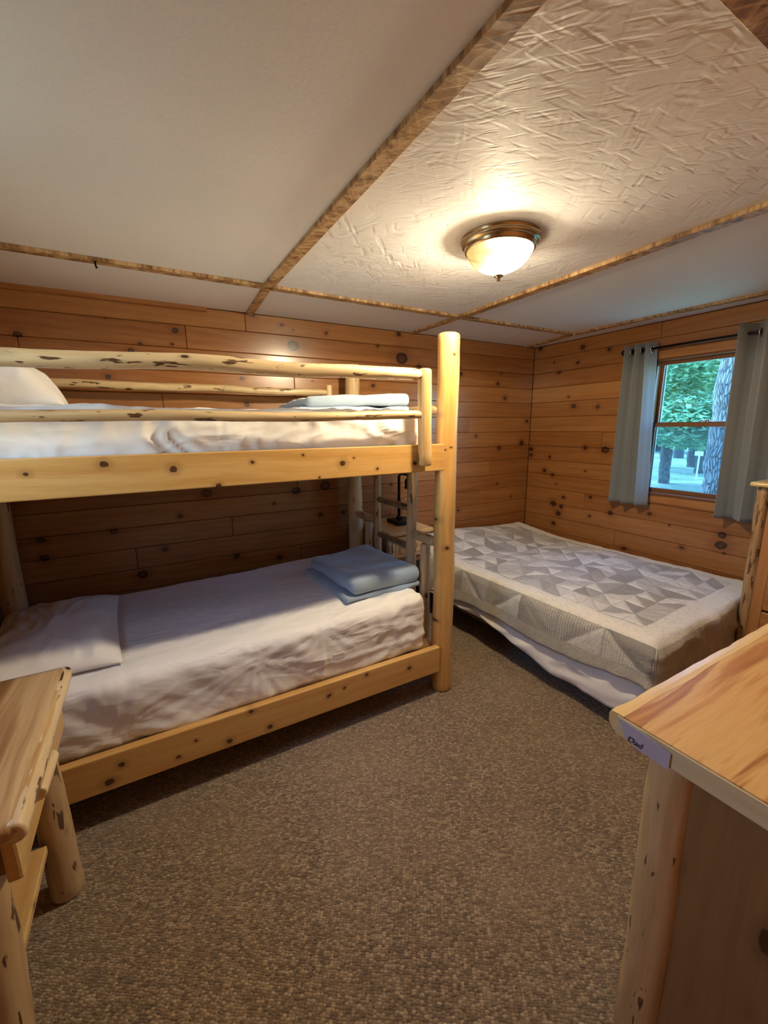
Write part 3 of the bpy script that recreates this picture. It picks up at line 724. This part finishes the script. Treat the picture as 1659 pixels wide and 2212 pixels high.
# ------------------------------------------------------------------ double bed
BR = math.radians(2.6); PV = Vector((1.90, .885, 0))
db = empty('bed_frame', (2.5, 1.8, 0), 'low dark wood bed frame under the quilted bed by the window wall', 'bed')
RB = Matrix.Rotation(BR, 3, 'Z')
def bp(x, y, z): return RB @ Vector((x, y, z)) + PV
def bbox(n, lo, hi, mat, axis='x', bev=.004):
    c = (Vector(lo)+Vector(hi))/2; w = bp(*c); h = (Vector(hi)-Vector(lo))/2
    return box(n, w-h, w+h, mat, db, axis, bev, 2, RB)
BW, BL = 1.235, 1.83
for (x, y) in ((.0, .03), (BW-.08, .03), (.0, BL-.12), (BW-.08, BL-.12)): bbox('leg', (x-.02, y, 0), (x+.05, y+.07, .19), m_darkleg, 'z')
bbox('side_rail', (.0, .02, .15), (.025, BL, .235), m_darkleg, 'y'); bbox('side_rail', (BW-.025, .02, .15), (BW, BL, .235), m_darkleg, 'y')
bbox('end_rail', (.025, .02, .15), (BW-.025, .045, .235), m_darkleg); bbox('end_rail', (.025, BL-.025, .15), (BW-.025, BL, .235), m_darkleg)
bbox('bed_board', (.025, .045, .22), (BW-.025, BL-.025, .235), m_darkleg)

def to_bed(p): return RB @ p + PV
def hang_post(hemf, flare):
    def f(p, ztop):
        return p
    return f
# mattress wrapped in a white sheet whose edge hangs below the quilt
def ms_disp(p, n):
    d = wrinkle(p, n, .8, 12)
    if n.x < -.4: d += .012*NZ(p.y*7+p.z*5, p.z*3, 3)+.016*(ridge(p.y*4+p.z*9, p.z*8-p.y*2, 5)-.4)
    return d
def ms_post(p):
    # the free edge hangs lower at the foot, higher toward the head
    z = p.z
    x0 = p.x
    if z < .27 and x0 < .2: x0 -= .022*min(1, (.27-z)/.12)
    if z < .30:
        hem = .098+.11*min(1, max(0, (p.y-.45)/.55))+.012*NZ(p.y*5, 2)
        z = hem+(z-.10)*(.30-hem)/.20
    return to_bed(Vector((x0, p.y, z)))
mb_ = empty('mattress', bp(BW/2, BL/2, .236), 'double mattress in a loose white sheet hanging below the patchwork quilt', 'mattress', rz=BR)
softbox('loose_sheet', (-.030, .01, .10), (BW+.002, BL, .455), .05, m_drape, mb_, .014, ms_disp, ms_post, bottom=False, thick=.004)
softbox('mattress_core', (.02, .06, .236), (BW-.03, BL-.03, .435), .04, m_sheet, mb_, .05, None, to_bed)
def q_uv(p, lo, hi):
    return (p.x-lo.x if p.z >= hi.z-1e-6 or p.x > lo.x+1e-6 else p.z-hi.z, p.y-lo.y if p.z >= hi.z-1e-6 or p.y > lo.y+1e-6 else p.z-hi.z, 0)
def q_disp(p, n):
    d = .007*NZ(p.x*4, p.y*4, 3)+.005*NZ(p.x*12, p.y*12, p.z*9)+.0025*NZ(p.x*34, p.y*34, p.z*20)
    if n.x < -.4 or n.y < -.4: d += (.008*NZ(p.x*9+p.y*7+2, p.z*4, 8)+.005*NZ(p.x*20+p.y*16, p.z*6, 1))
    if n.y < -.3: d += .030*(ridge(p.x*2.6+p.z*5, p.z*6-p.x*1.5, 4)-.4)
    return d
def q_post(p):
    x, y, z = p
    t = (.52-z)/.25
    if z < .45:
        x -= .020*max(0, t)*(1 if x < .3 else 0)
        hem = .255+.014*math.sin(y*7+1)+.012*NZ(y*4, 5)
        if y < .25: hem += .02*(1-y/.25)
        if x > .2: hem -= .03
        z = hem+(z-.26)*(.45-hem)/.19
    else:
        # pillow hump under the quilt at the head
        hd = max(0, (y-1.30)/.5); hd = min(1, hd); s = hd*hd*(3-2*hd)
        z += .085*s*(.78+.26*math.sin(x*4.0+.3))*(1 if x > .02 else .6)
        z += .016*math.sin(min(1, y/1.3)*PI)*math.sin(min(1, max(0, x/BW))*PI)
    return to_bed(Vector((x, y, z)))
ql = softbox('quilt', (-.045, -.035, .26), (BW+.012, BL+.02, .502), .055, m_quilt, None, .0145, q_disp, q_post, q_uv, bottom=False, thick=.006)
setp(ql, 'grey and white triangle patchwork quilt spread over the double bed', 'quilt')

# ------------------------------------------------------------------ bedside table + lamp (between bunk and bed)
ns = empty('bedside_table', (1.575, 2.57, 0), 'small log bedside table with a drawer, behind the bunk ladder under the lamp', 'nightstand')
box('tabletop', (1.365, 2.345, .712), (1.735, 2.80, .742), m_rail, ns, 'x', .008)
for (x, y) in ((1.40, 2.385), (1.70, 2.385), (1.40, 2.77), (1.70, 2.77)):
    log('leg', (x, y, 0), (x, y, .712), .033, .028, m_blog, ns, .08, .003, 18, x*9+y)
box('case', (1.425, 2.39, .50), (1.675, 2.78, .705), m_panel, ns, 'x', .003)
dw = box('drawer_front', (1.428, 2.372, .548), (1.672, 2.392, .70), m_rail, ns, 'x', .004)
box('drawer_panel', (1.465, 2.364, .575), (1.637, 2.374, .675), m_rail, dw, 'x', .006)
log('handle', (1.505, 2.352, .63), (1.595, 2.352, .63), .011, .011, m_dark, dw, .08, .002, 14, 3)
box('shelf', (1.42, 2.40, .18), (1.68, 2.77, .20), m_panel, ns, 'x', .003)
lp = empty('table_lamp', (1.605, 2.585, .742), 'black iron table lamp with a bare clear bulb on the bedside table', 'lamp')
box('base', (1.53, 2.50, .7425), (1.69, 2.665, .772), m_black, lp, 'x', .005)
lathe('collar', [(0, .022), (.022, .02), (.02, .0), (0, 0)][::-1], (1.60, 2.60, .772), m_black, lp, 20)
tube('pole', [(1.60, 2.60, .772), (1.60, 2.60, 1.095), (1.604, 2.595, 1.107), (1.615, 2.585, 1.11), (1.635, 2.57, 1.11)], .0105, m_black, lp, 14)
tube('arm', [(1.63, 2.575, 1.11), (1.648, 2.56, 1.107), (1.653, 2.556, 1.092), (1.653, 2.556, 1.07)], .013, m_black, lp, 14)
lathe('socket', [(0, .062), (.018, .06), (.026, .05), (.026, .0), (.028, 0), (.028, -.012), (0, -.012)], (1.653, 2.556, 1.015), m_black, lp, 24)
bl = lathe('bulb', [(.012, 0), (.016, -.015), (.030, -.045), (.034, -.07), (.026, -.098), (.010, -.112), (0, -.114)], (1.653, 2.556, 1.003), m_bulb, lp, 24)
fil = [(1.653+.015*math.cos(i*2.1)*(.4+.6*math.sin(i)), 2.556+.015*math.sin(i*2.1), .975-.07*i/14) for i in range(15)]
tube('filament', fil, .0018, m_brass, bl, 6)
lathe('switch_knob', [(0, .016), (.007, .014), (.007, 0), (0, 0)], (1.655, 2.545, .772), m_nick, lp, 14)

# ------------------------------------------------------------------ curtains and rod
rod = empty('curtain_rod', (XR-.07, 1.35, 1.962), 'thin dark bronze curtain rod over the window', 'curtain rod')
RX = XR-.088
tube('rod', [(RX, .55, 1.962), (RX, 1.2, 1.962), (RX, 1.905, 1.962)], .0085, m_rod, rod, 14)
for yy in (.55, 1.905):
    s = 1 if yy > 1 else -1
    o = lathe('finial', [(0, -.02), (.012, -.016), (.02, 0), (.012, .016), (0, .02)], (RX, yy+s*.016, 1.962), m_rod, rod, 16)
for yy in (.62, 1.86):
    tube('bracket', [(RX, yy, 1.955), (RX+.04, yy, 1.955), (XR-.001, yy, 1.95)], .006, m_rod, rod, 8)
def curtain(label, ytop, ybot, ztop, zbot, nf, amp, phase, seed, grom, sk=0):
    e = empty('curtain', (RX, (ytop[0]+ytop[1])/2, zbot), label, 'curtain', 'window curtains')
    NU, NV = 120, 40; vs, fs, gs = [], [], []
    for j in range(NV+1):
        v = j/NV; z = ztop+(zbot-ztop)*v
        a, b = ytop[0]+(ybot[0]-ytop[0])*v, ytop[1]+(ybot[1]-ytop[1])*v
        for i in range(NU+1):
            u = i/NU
            y = a+(b-a)*u
            ph = 2*PI*nf*u+phase
            s = math.sin(ph); s = math.copysign(abs(s)**.75, s)
            am = amp*(1-.10*v)*(1+.2*NZ(u*4, v*2, seed))
            x = RX+am*s+.006*NZ(u*3, v*3, seed+4)
            y += .008*math.sin(ph*2)*(.5+.5*v)
            zz = z+.003*NZ(u*6, seed)+sk*(u-.5)*v
            vs.append((x, y, zz)); gs.append((u*1.1, v*1.1, 0))
    for j in range(NV):
        for i in range(NU):
            k = j*(NU+1)+i; fs.append((k, k+1, k+NU+2, k+NU+1))
    p = mk('panel', vs, fs, m_curtain, e, gs, True); m = p.modifiers.new('t', 'SOLIDIFY'); m.thickness = .0035; m.offset = 0
    for yy in grom:
        vs2, fs2 = [], []
        A, B = 28, 8
        for q in range(A):
            for w in range(B):
                t1, t2 = 2*PI*q/A, 2*PI*w/B; rr = .021+.005*math.cos(t2)
                vs2.append((RX+rr*math.cos(t1), yy+.005*math.sin(t2), 1.958+rr*math.sin(t1)))
        for q in range(A):
            for w in range(B):
                fs2.append((q*B+w, ((q+1) % A)*B+w, ((q+1) % A)*B+(w+1) % B, q*B+(w+1) % B))
        mk('grommet', vs2, fs2, m_nick, e, smooth=True)
    return e
curtain('grey curtain gathered on the left side of the window', (1.715, 1.925), (1.655, 1.955), 2.005, .868, 3.0, .044, PI*.5+.2, 1, (1.722, 1.79, 1.86))
curtain('grey curtain hanging on the right side of the window, behind the tall chest', (.80, 1.222), (.78, 1.205), 2.02, .868, 3.2, .046, PI*1.1, 2, (1.13, .98, .86))

# ------------------------------------------------------------------ ceiling light
LX, LY = 1.262, 1.312
cl = empty('ceiling_light', (LX, LY, ZC), 'flush ceiling light with a brass-toned ring and lit ribbed glass dome', 'ceiling light')
KZ = .76
lathe('canopy', [(r, z*KZ) for r, z in [(0, 0), (.150, 0), (.150, -.006), (.142, -.012), (.146, -.018), (.146, -.026), (.138, -.032), (.130, -.036), (.134, -.050), (.128, -.056), (.122, -.056), (.122, -.045), (0, -.04)]], (LX, LY, ZC), m_brass, cl, 64)
def dome_mat():
    """thin ribbed glass: lets the bulb's light through and glows with the light it scatters"""
    t = NT('lit_ribbed_glass'); p = t.pos()
    d = t.vm('LENGTH', t.vm('SUBTRACT', p, (LX+.045, LY-.03, ZC-.08)), out=1)
    rel = t.n('ShaderNodeSeparateXYZ', {0: t.vm('SUBTRACT', p, (LX, LY, 0))})
    ang = t.math('ARCTAN2', rel.outputs[1], rel.outputs[0])
    rib = t.math('MULTIPLY_ADD', t.math('SINE', t.math('MULTIPLY', ang, 60.0)), .5, .5)
    near = t.mr(d, .06, .17, 1, 0)
    e = t.math('MULTIPLY_ADD', t.math('POWER', near, 1.6), 4.0, t.math('MULTIPLY_ADD', rib, .14, .12))
    c = t.mix(t.mr(d, .08, .17, 0, 1), (1, .90, .66), (1.0, .78, .22))
    em = t.n('ShaderNodeEmission', {0: c, 1: e})
    tr = t.n('ShaderNodeBsdfTransparent', {0: (1, .93, .78)}); gl = t.n('ShaderNodeBsdfGlossy', {0: (1, 1, 1), 1: .1})
    m1 = t.n('ShaderNodeMixShader', {0: .30}); t.link(tr.outputs[0], m1.inputs[1]); t.link(em.outputs[0], m1.inputs[2])
    ad = t.n('ShaderNodeMixShader', {0: .04}); t.link(m1.outputs[0], ad.inputs[1]); t.link(gl.outputs[0], ad.inputs[2])
    t.link(ad.outputs[0], t.out.inputs[0]); return t.m
def glow(name, col, e):
    t = NT(name); em = t.n('ShaderNodeEmission', {0: col, 1: e}); t.link(em.outputs[0], t.out.inputs[0]); return t.m
lathe('glass_dome', [(r, z*KZ) for r, z in [(.120, -.050), (.124, -.056), (.120, -.066), (.114, -.080), (.105, -.098), (.092, -.116), (.074, -.132), (.054, -.143), (.036, -.150), (.026, -.157), (.021, -.165), (.018, -.170), (0, -.171)]], (LX, LY, ZC), dome_mat(), cl, 192, 48, .012)
lathe('bulb', [(r, z*KZ) for r, z in [(.012, -.05), (.016, -.06), (.030, -.078), (.034, -.095), (.026, -.113), (.012, -.122), (0, -.124)]], (LX+.035, LY-.02, ZC), glow('lit_bulb', (1, .85, .6), 4.0), cl, 24)
pl = bpy.data.lights.new('ceiling_lamp', 'POINT'); pl.energy = LAMP_POWER*.36; pl.color = (1.0, .89, .70); pl.shadow_soft_size = .03
po = bpy.data.objects.new('ceiling_lamp', pl); COL.objects.link(po); po.parent = cl; po.location = (.0, .0, -.078)
# the metal pan above the bulbs throws most of their light downward
ps_ = bpy.data.lights.new('ceiling_lamp_down', 'SPOT'); ps_.energy = LAMP_POWER*.78; ps_.color = pl.color; ps_.shadow_soft_size = .05; ps_.spot_size = math.radians(176); ps_.spot_blend = .12
pq = bpy.data.objects.new('ceiling_lamp_down', ps_); COL.objects.link(pq); pq.parent = cl; pq.location = (.0, .0, -.085)
lathe('finial', [(r, z*KZ) for r, z in [(0, -.164), (.020, -.164), (.019, -.170), (.008, -.176), (.006, -.186), (.007, -.191), (0, -.195)]], (LX, LY, ZC), m_brass, cl, 20)

# ------------------------------------------------------------------ foreground nightstand (left)
nt = empty('nightstand', (-.53, 1.17, 0), 'log nightstand with thick slab top and one drawer, nearest the lower left corner', 'nightstand')
def slab(name, x0, x1, ya, yb, zt, th, mat, par, axis, live, amp, rnd, seed=0, edge_mat=None):
    """slab top with softly rounded, slightly wavy live edges on the listed sides"""
    NX, NY = 40, 40; prof = [(-rnd, 0)] + [(-rnd+rnd*math.sin(a), -rnd*.9+rnd*.9*math.cos(a)) for a in (.4, .8, 1.2, PI/2)]
    def d(p, n): return 0
    def ps(p):
        x, y, z = p
        if 'x1' in live and x > (x0+x1)/2: x += amp*NZ(y*7, seed, 1)*((x-x0)/(x1-x0))
        if 'x0' in live and x < (x0+x1)/2: x += amp*NZ(y*7, seed, 2)*((x1-x)/(x1-x0))
        if 'y1' in live and y > (ya+yb)/2: y += amp*NZ(x*6, seed, 3)*((y-ya)/(yb-ya))
        return Vector((x, y, z))
    return softbox(name, (x0, ya, zt-th), (x1, yb, zt), rnd, mat, par, .02, None, ps, lambda p, lo, hi: perm(p, axis))
slab('tabletop', -.77, -.272, .872, 1.472, .752, .036, m_ntop, nt, 'y', ('x1',), .004, .014, 3)
log('front_edge', (-.286, .876, .729), (-.286, 1.468, .729), .0215, .0215, m_blog, nt, .10, .003, 18, 7, .3, 30)
for (x, y, x2, y2, sd) in ((-.372, .985, -.392, .955, 1), (-.372, 1.405, -.362, 1.432, 2), (-.70, .97, -.70, .95, 3), (-.70, 1.40, -.70, 1.42, 4)):
    log('leg', (x2, y2, 0), (x, y, .716), .045, .040, m_nleg, nt, .06, .005, 22, 30+sd, .3)
box('case', (-.74, .93, .56), (-.345, 1.40, .712), m_panel, nt, 'y', .003)
dw2 = box('drawer_front', (-.318, .908, .60), (-.292, 1.398, .716), m_rail, nt, 'y', .006)
log('handle', (-.278, 1.015, .688), (-.274, 1.145, .684), .0165, .0145, m_blog, dw2, .10, .003, 18, 9, .2)
box('drawer_box', (-.34, .93, .605), (-.318, 1.38, .70), m_panel, dw2, 'y', .002)
box('shelf', (-.72, .99, .225), (-.378, 1.37, .25), m_rail, nt, 'y', .004)

# ------------------------------------------------------------------ low dresser (right foreground)
dz = .842
ds = empty('dresser', (1.30, .20, 0), 'log dresser with streaked cedar top filling the lower right corner', 'dresser')
box('dresser_top', (.823, -.06, dz-.046), (1.87, .437, dz), m_cedar, ds, 'x', .0008, 1)
# live sapwood edge along the front, sawn end along the left
vs, fs, gs = [], [], []
nE = 60
for i in range(nE+1):
    x = .822+(1.87-.822)*i/nE; w = .004*NZ(x*7, 4)+.0035*NZ(x*15, 2)
    if i == 0: w -= .004
    yb_ = .4355+.006*NZ(x*6, 1, 3)*.9
    prof = [(yb_-.009, dz+.0004), (.438, dz+.0005), (.4525+w, dz-.0006), (.459+w, dz-.010), (.458+w, dz-.028), (.448+w, dz-.042), (.434, dz-.047), (yb_-.009, dz-.047)]
    for (y, z) in prof: vs.append((x, y, z)); gs.append((x, y, z))
P8 = 8
for i in range(nE):
    for j in range(P8): fs.append((i*P8+j, i*P8+(j+1) % P8, (i+1)*P8+(j+1) % P8, (i+1)*P8+j))
fs.append(tuple(range(P8))); fs.append(tuple(range(nE*P8, nE*P8+P8))[::-1])
mk('live_edge', vs, fs, m_sap, ds, gs, False)
box('end_grain_edge', (.8195, -.06, dz-.047), (.8245, .44, dz-.0035), m_ends, ds, 'y', .0015)
for (x, y, sd) in ((.888, .345, 1), (1.80, .345, 2), (.888, .02, 3), (1.80, .02, 4)):
    log('post', (x, y, 0), (x+.004, y+.002, dz-.044), .047, .046, m_greylog if sd == 9 else m_log, ds, .05, .004, 24, 50+sd, .2)
box('side_panel', (.872, .04, .10), (.890, .325, dz-.045), m_panel, ds, 'z', .003)
box('side_panel', (1.80, .04, .10), (1.818, .325, dz-.045), m_panel, ds, 'z', .003)
box('back_panel', (.89, .0, .10), (1.80, .012, dz-.045), m_panel, ds, 'x', .003)
for k, (za, zb) in enumerate(((.10, .33), (.34, .56), (.57, .79))):
    d_ = box('drawer_front', (.935, .345, za), (1.752, .368, zb), m_rail, ds, 'x', .006)
    for xx in (1.15, 1.56):
        log('handle', (xx-.06, .385, (za+zb)/2), (xx+.06, .385, (za+zb)/2), .017, .016, m_blog, d_, .1, .003, 16, xx*3+k, .2)
log('foot_block', (.952, .398, .02), (.950, .398, .232), .024, .021, m_dark, ds, .14, .003, 12, 77, .1)
# paper tag taped under the edge with pen marks
pg = []
pv = [(.8165, .432), (.8165, .352)]
vs = [(.8185, .434, dz-.006), (.8185, .375, dz-.008), (.8170, .330, dz-.014), (.8160, .330, dz-.050), (.8175, .39, dz-.050), (.8185, .418, dz-.040)]
tag_ = mk('paper_tag', vs + [(v[0]-.0008, v[1], v[2]) for v in vs], [(0, 1, 2, 3, 4, 5), (11, 10, 9, 8, 7, 6)] + [(i, (i+1) % 6, 6+(i+1) % 6, 6+i) for i in range(6)], m_paper, ds)
tag_['label'] = 'torn mauve paper tag with pen marks on the left edge of the top'
fc = bpy.data.curves.new('pen', 'FONT'); fc.body = 'Dad'; fc.size = .018; fc.extrude = .0002; fc.shear = .25
fo = bpy.data.objects.new('pen', fc); COL.objects.link(fo); bpy.context.view_layer.update()
fm = bpy.data.meshes.new_from_object(fo.evaluated_get(bpy.context.evaluated_depsgraph_get()))
Rm = Matrix(((0, 0, -1), (-1, 0, 0), (0, 1, 0)))
vs = [Rm @ v.co + Vector((.8148, .412, dz-.0425)) for v in fm.vertices]; fs = [tuple(p.vertices) for p in fm.polygons]
bpy.data.objects.remove(fo); bpy.data.meshes.remove(fm); bpy.data.curves.remove(fc)
mk('handwriting', vs, fs, m_ink, tag_)

# ------------------------------------------------------------------ tall chest of drawers (right edge)
tc = empty('tall_chest', (2.87, .52, 0), 'tall pine chest of drawers past the foot of the bed, at the right edge', 'chest of drawers')
CX = 2.70
slab('chest_top', CX-.035, XR-.145, .14, .915, 1.160, .026, m_sap, tc, 'y', ('x0',), .004, .011, 5)
for y in (.848, .20):
    log('corner_post', (CX+.02, y, 0), (CX+.022, y+.022, 1.133), .028, .026, m_bark_edge, tc, .16, .005, 18, 80+y, .2)
    log('corner_post', (XR-.185, y-.035, 0), (XR-.185, y-.035, 1.133), .030, .028, m_blog, tc, .08, .004, 16, 90+y, .2)
box('side_panel', (CX+.04, .832, .06), (XR-.185, .850, 1.13), m_panel, tc, 'z', .003)
box('side_panel', (CX+.04, .198, .06), (XR-.185, .216, 1.13), m_panel, tc, 'z', .003)
box('front_stile', (CX+.006, .790, .06), (CX+.024, .838, 1.13), m_trim, tc, 'z', .003)
for k in range(5):
    za = .08+k*.209
    d_ = box('drawer_front', (CX-.004, .226, za), (CX+.016, .788, za+.2), m_trim, tc, 'y', .006)
    for yy in (.70, .34):
        log('handle', (CX-.022, yy-.055, za+.1), (CX-.022, yy+.055, za+.1), .017, .016, m_blog, d_, .12, .003, 16, yy*5+k, .2)
box('back_panel', (XR-.18, .2, .06), (XR-.17, .84, 1.13), m_panel, tc, 'z', .002)

# ------------------------------------------------------------------ outside, seen through the window
def grass():
    t = NT('dry_grass_ground'); p = t.pos(); a = t.noise(p, .35, 4, .6); b = t.noise(p, 14, 3, .6)
    c = t.ramp(a, [(.35, (.10, .17, .06)), (.5, (.22, .26, .14)), (.62, (.42, .40, .30))])
    return t.done(t.mix(t.math('MULTIPLY', b, .5), c, (.16, .2, .09)), .95)
setp(multibox('ground_outside', [((-12, -14, -.62), (60, 45, -.42))], grass()), kind='structure')
def barkm():
    t = NT('grey_bark'); g = t.attr(); v = t.n('ShaderNodeTexVoronoi', {'Vector': t.vm('MULTIPLY', g, (7, 30, 30)), 'Scale': 1.0}, feature='DISTANCE_TO_EDGE').outputs[0]
    n = t.noise(t.vm('MULTIPLY', g, (5, 30, 30)), 1, 4, .6)
    c = t.ramp(t.math('MULTIPLY_ADD', n, .5, t.mr(v, 0, .18, 0, .5)), [(.2, (.03, .027, .027)), (.55, (.10, .09, .085)), (.85, (.17, .155, .145))])
    return t.done(c, .95, t.bump(t.math('ADD', t.mr(v, 0, .2, 0, 1), n), .9, .03))
m_bark = barkm()
def leafm(name, c1, c2):
    t = NT(name); r = t.noise(t.n('ShaderNodeTexCoord').outputs['Object'], 3, 3, .6)
    c = t.mix(t.mr(r, .35, .65), c1, c2)
    t.done(c, .6)
    tl = t.n('ShaderNodeBsdfTranslucent', {0: c}); mx = t.n('ShaderNodeMixShader', {0: .4})
    t.link(t.b.outputs[0], mx.inputs[1]); t.link(tl.outputs[0], mx.inputs[2]); t.link(mx.outputs[0], t.out.inputs[0]); return t.m
m_leaf = leafm('bright_leaves', (.13, .30, .17), (.34, .52, .30)); m_leaf2 = leafm('deep_leaves', (.075, .20, .12), (.18, .34, .20))
def leaves(name, par, blobs, n, size, mat, seed):
    rr = random.Random(seed); vs, fs = [], []
    for _ in range(n):
        c, rad = blobs[rr.randrange(len(blobs))]
        while True:
            q = Vector((rr.uniform(-1, 1), rr.uniform(-1, 1), rr.uniform(-1, 1)))
            if q.length < 1: break
        q = q*(.55+.45*q.length)
        p = Vector((c[0]+q.x*rad[0], c[1]+q.y*rad[1], c[2]+q.z*rad[2]))
        a = rr.uniform(0, 2*PI); d = Vector((math.cos(a), math.sin(a), rr.uniform(-.7, .2))).normalized()
        w = d.cross(Vector((rr.uniform(-.5, .5), rr.uniform(-.5, .5), 1))).normalized(); s = size*rr.uniform(.6, 1.3)
        b = len(vs); nn = d.cross(w)*s*.12
        vs += [p-d*s*.5, p+w*s*.28+nn, p+d*s*.5, p-w*s*.28+nn]; fs.append((b, b+1, b+2, b+3))
    o = mk(name, vs, fs, mat, par); o['kind'] = 'stuff'; return o
def tree(loc, r, h, blobs, n, size, mat, label, seed, group=None, lean=(0, 0), cat='tree'):
    e = empty('tree', loc, label, cat, group); x, y, z = loc
    log('trunk', (x, y, z-.05), (x+lean[0], y+lean[1], z+h), r, r*.8, m_bark, e, .12, .05, 24, seed, .1, 6)
    if n: leaves('foliage', e, blobs, n, size, mat, seed)
    return e
ZG = -.42
tree((7.0, 2.585, ZG), .36, 7.0, [((7.0, 2.6, 6.2), (1.6, 1.6, 1.0))], 1500, .2, m_leaf2, 'thick rough-barked tree close outside the window, at the right of the view', 1)
tree((11.5, 4.4, ZG), .13, 3.2, [((10.8, 4.6, 3.3), (1.3, 1.4, 1.1)), ((11.0, 5.6, 2.4), (1.3, 1.2, .8)), ((10.4, 4.7, 1.5), (1.0, 1.1, .62))], 11000, .15, m_leaf, 'bright leafy young tree behind the thick trunk outside the window', 2)
tree((14.5, 7.2, ZG), .16, 4.0, [((14.0, 7.0, 3.6), (1.6, 2.0, 1.5)), ((14.2, 6.8, 1.6), (1.4, 1.9, .85))], 11000, .17, m_leaf2, 'dark green leafy tree at the left of the window view', 3)
tree((18.6, 8.0, ZG), .17, 6, [((18.8, 8.0, 4.6), (1.6, 2.6, 2.2)), ((18.8, 8.6, 2.0), (1.5, 2.6, .9))], 11000, .2, m_leaf2, 'tree with dark crown further back between the trunks outside', 4)
for k, (x, y, r, wh) in enumerate(((20.0, 10.0, .17, 'furthest left'), (21.0, 9.35, .2, 'second from the left'), (22.5, 8.9, .15, 'nearest the thick trunk'), (26.0, 12.3, .24, 'furthest back'))):
    tree((x, y, ZG), r, 7, [((x, y, 6.2), (.9, .3, 1.6))], 500, .26, m_leaf2, 'slim straight tree trunk at the edge of the clearing outside, '+wh, 10+k, 'slim trees outside')
for k, (x, y, wh) in enumerate(((31.0, 13.5, 'on the right'), (32.0, 16.5, 'in the middle'), (30.0, 18.5, 'on the left'))):
    tree((x, y, ZG), .25, 5, [((x, y, 4.5), (1.2, 1.25, 3.2)), ((x, y, 1.6), (1.2, 1.25, 1.9))], 5000, .42, m_leaf2, 'broad dark tree closing the far side of the clearing outside, '+wh, 30+k, 'broad trees far outside')
for i, (x, y, lab) in enumerate(((16.0, 7.95, 'small white sign on a post outside, at the left of the window view'), (16.5, 7.15, 'small white sign on a post outside, beside the thick trunk'))):
    s = empty('sign_post', (x, y, ZG), lab, 'sign', 'sign posts outside')
    box('post', (x-.02, y-.02, ZG-.02), (x+.02, y+.02, ZG+.95), m_white, s, 'z', .004)
    box('board', (x-.04, y-.13, ZG+.80), (x-.02, y+.13, ZG+.95), m_white, s, 'y', .006)
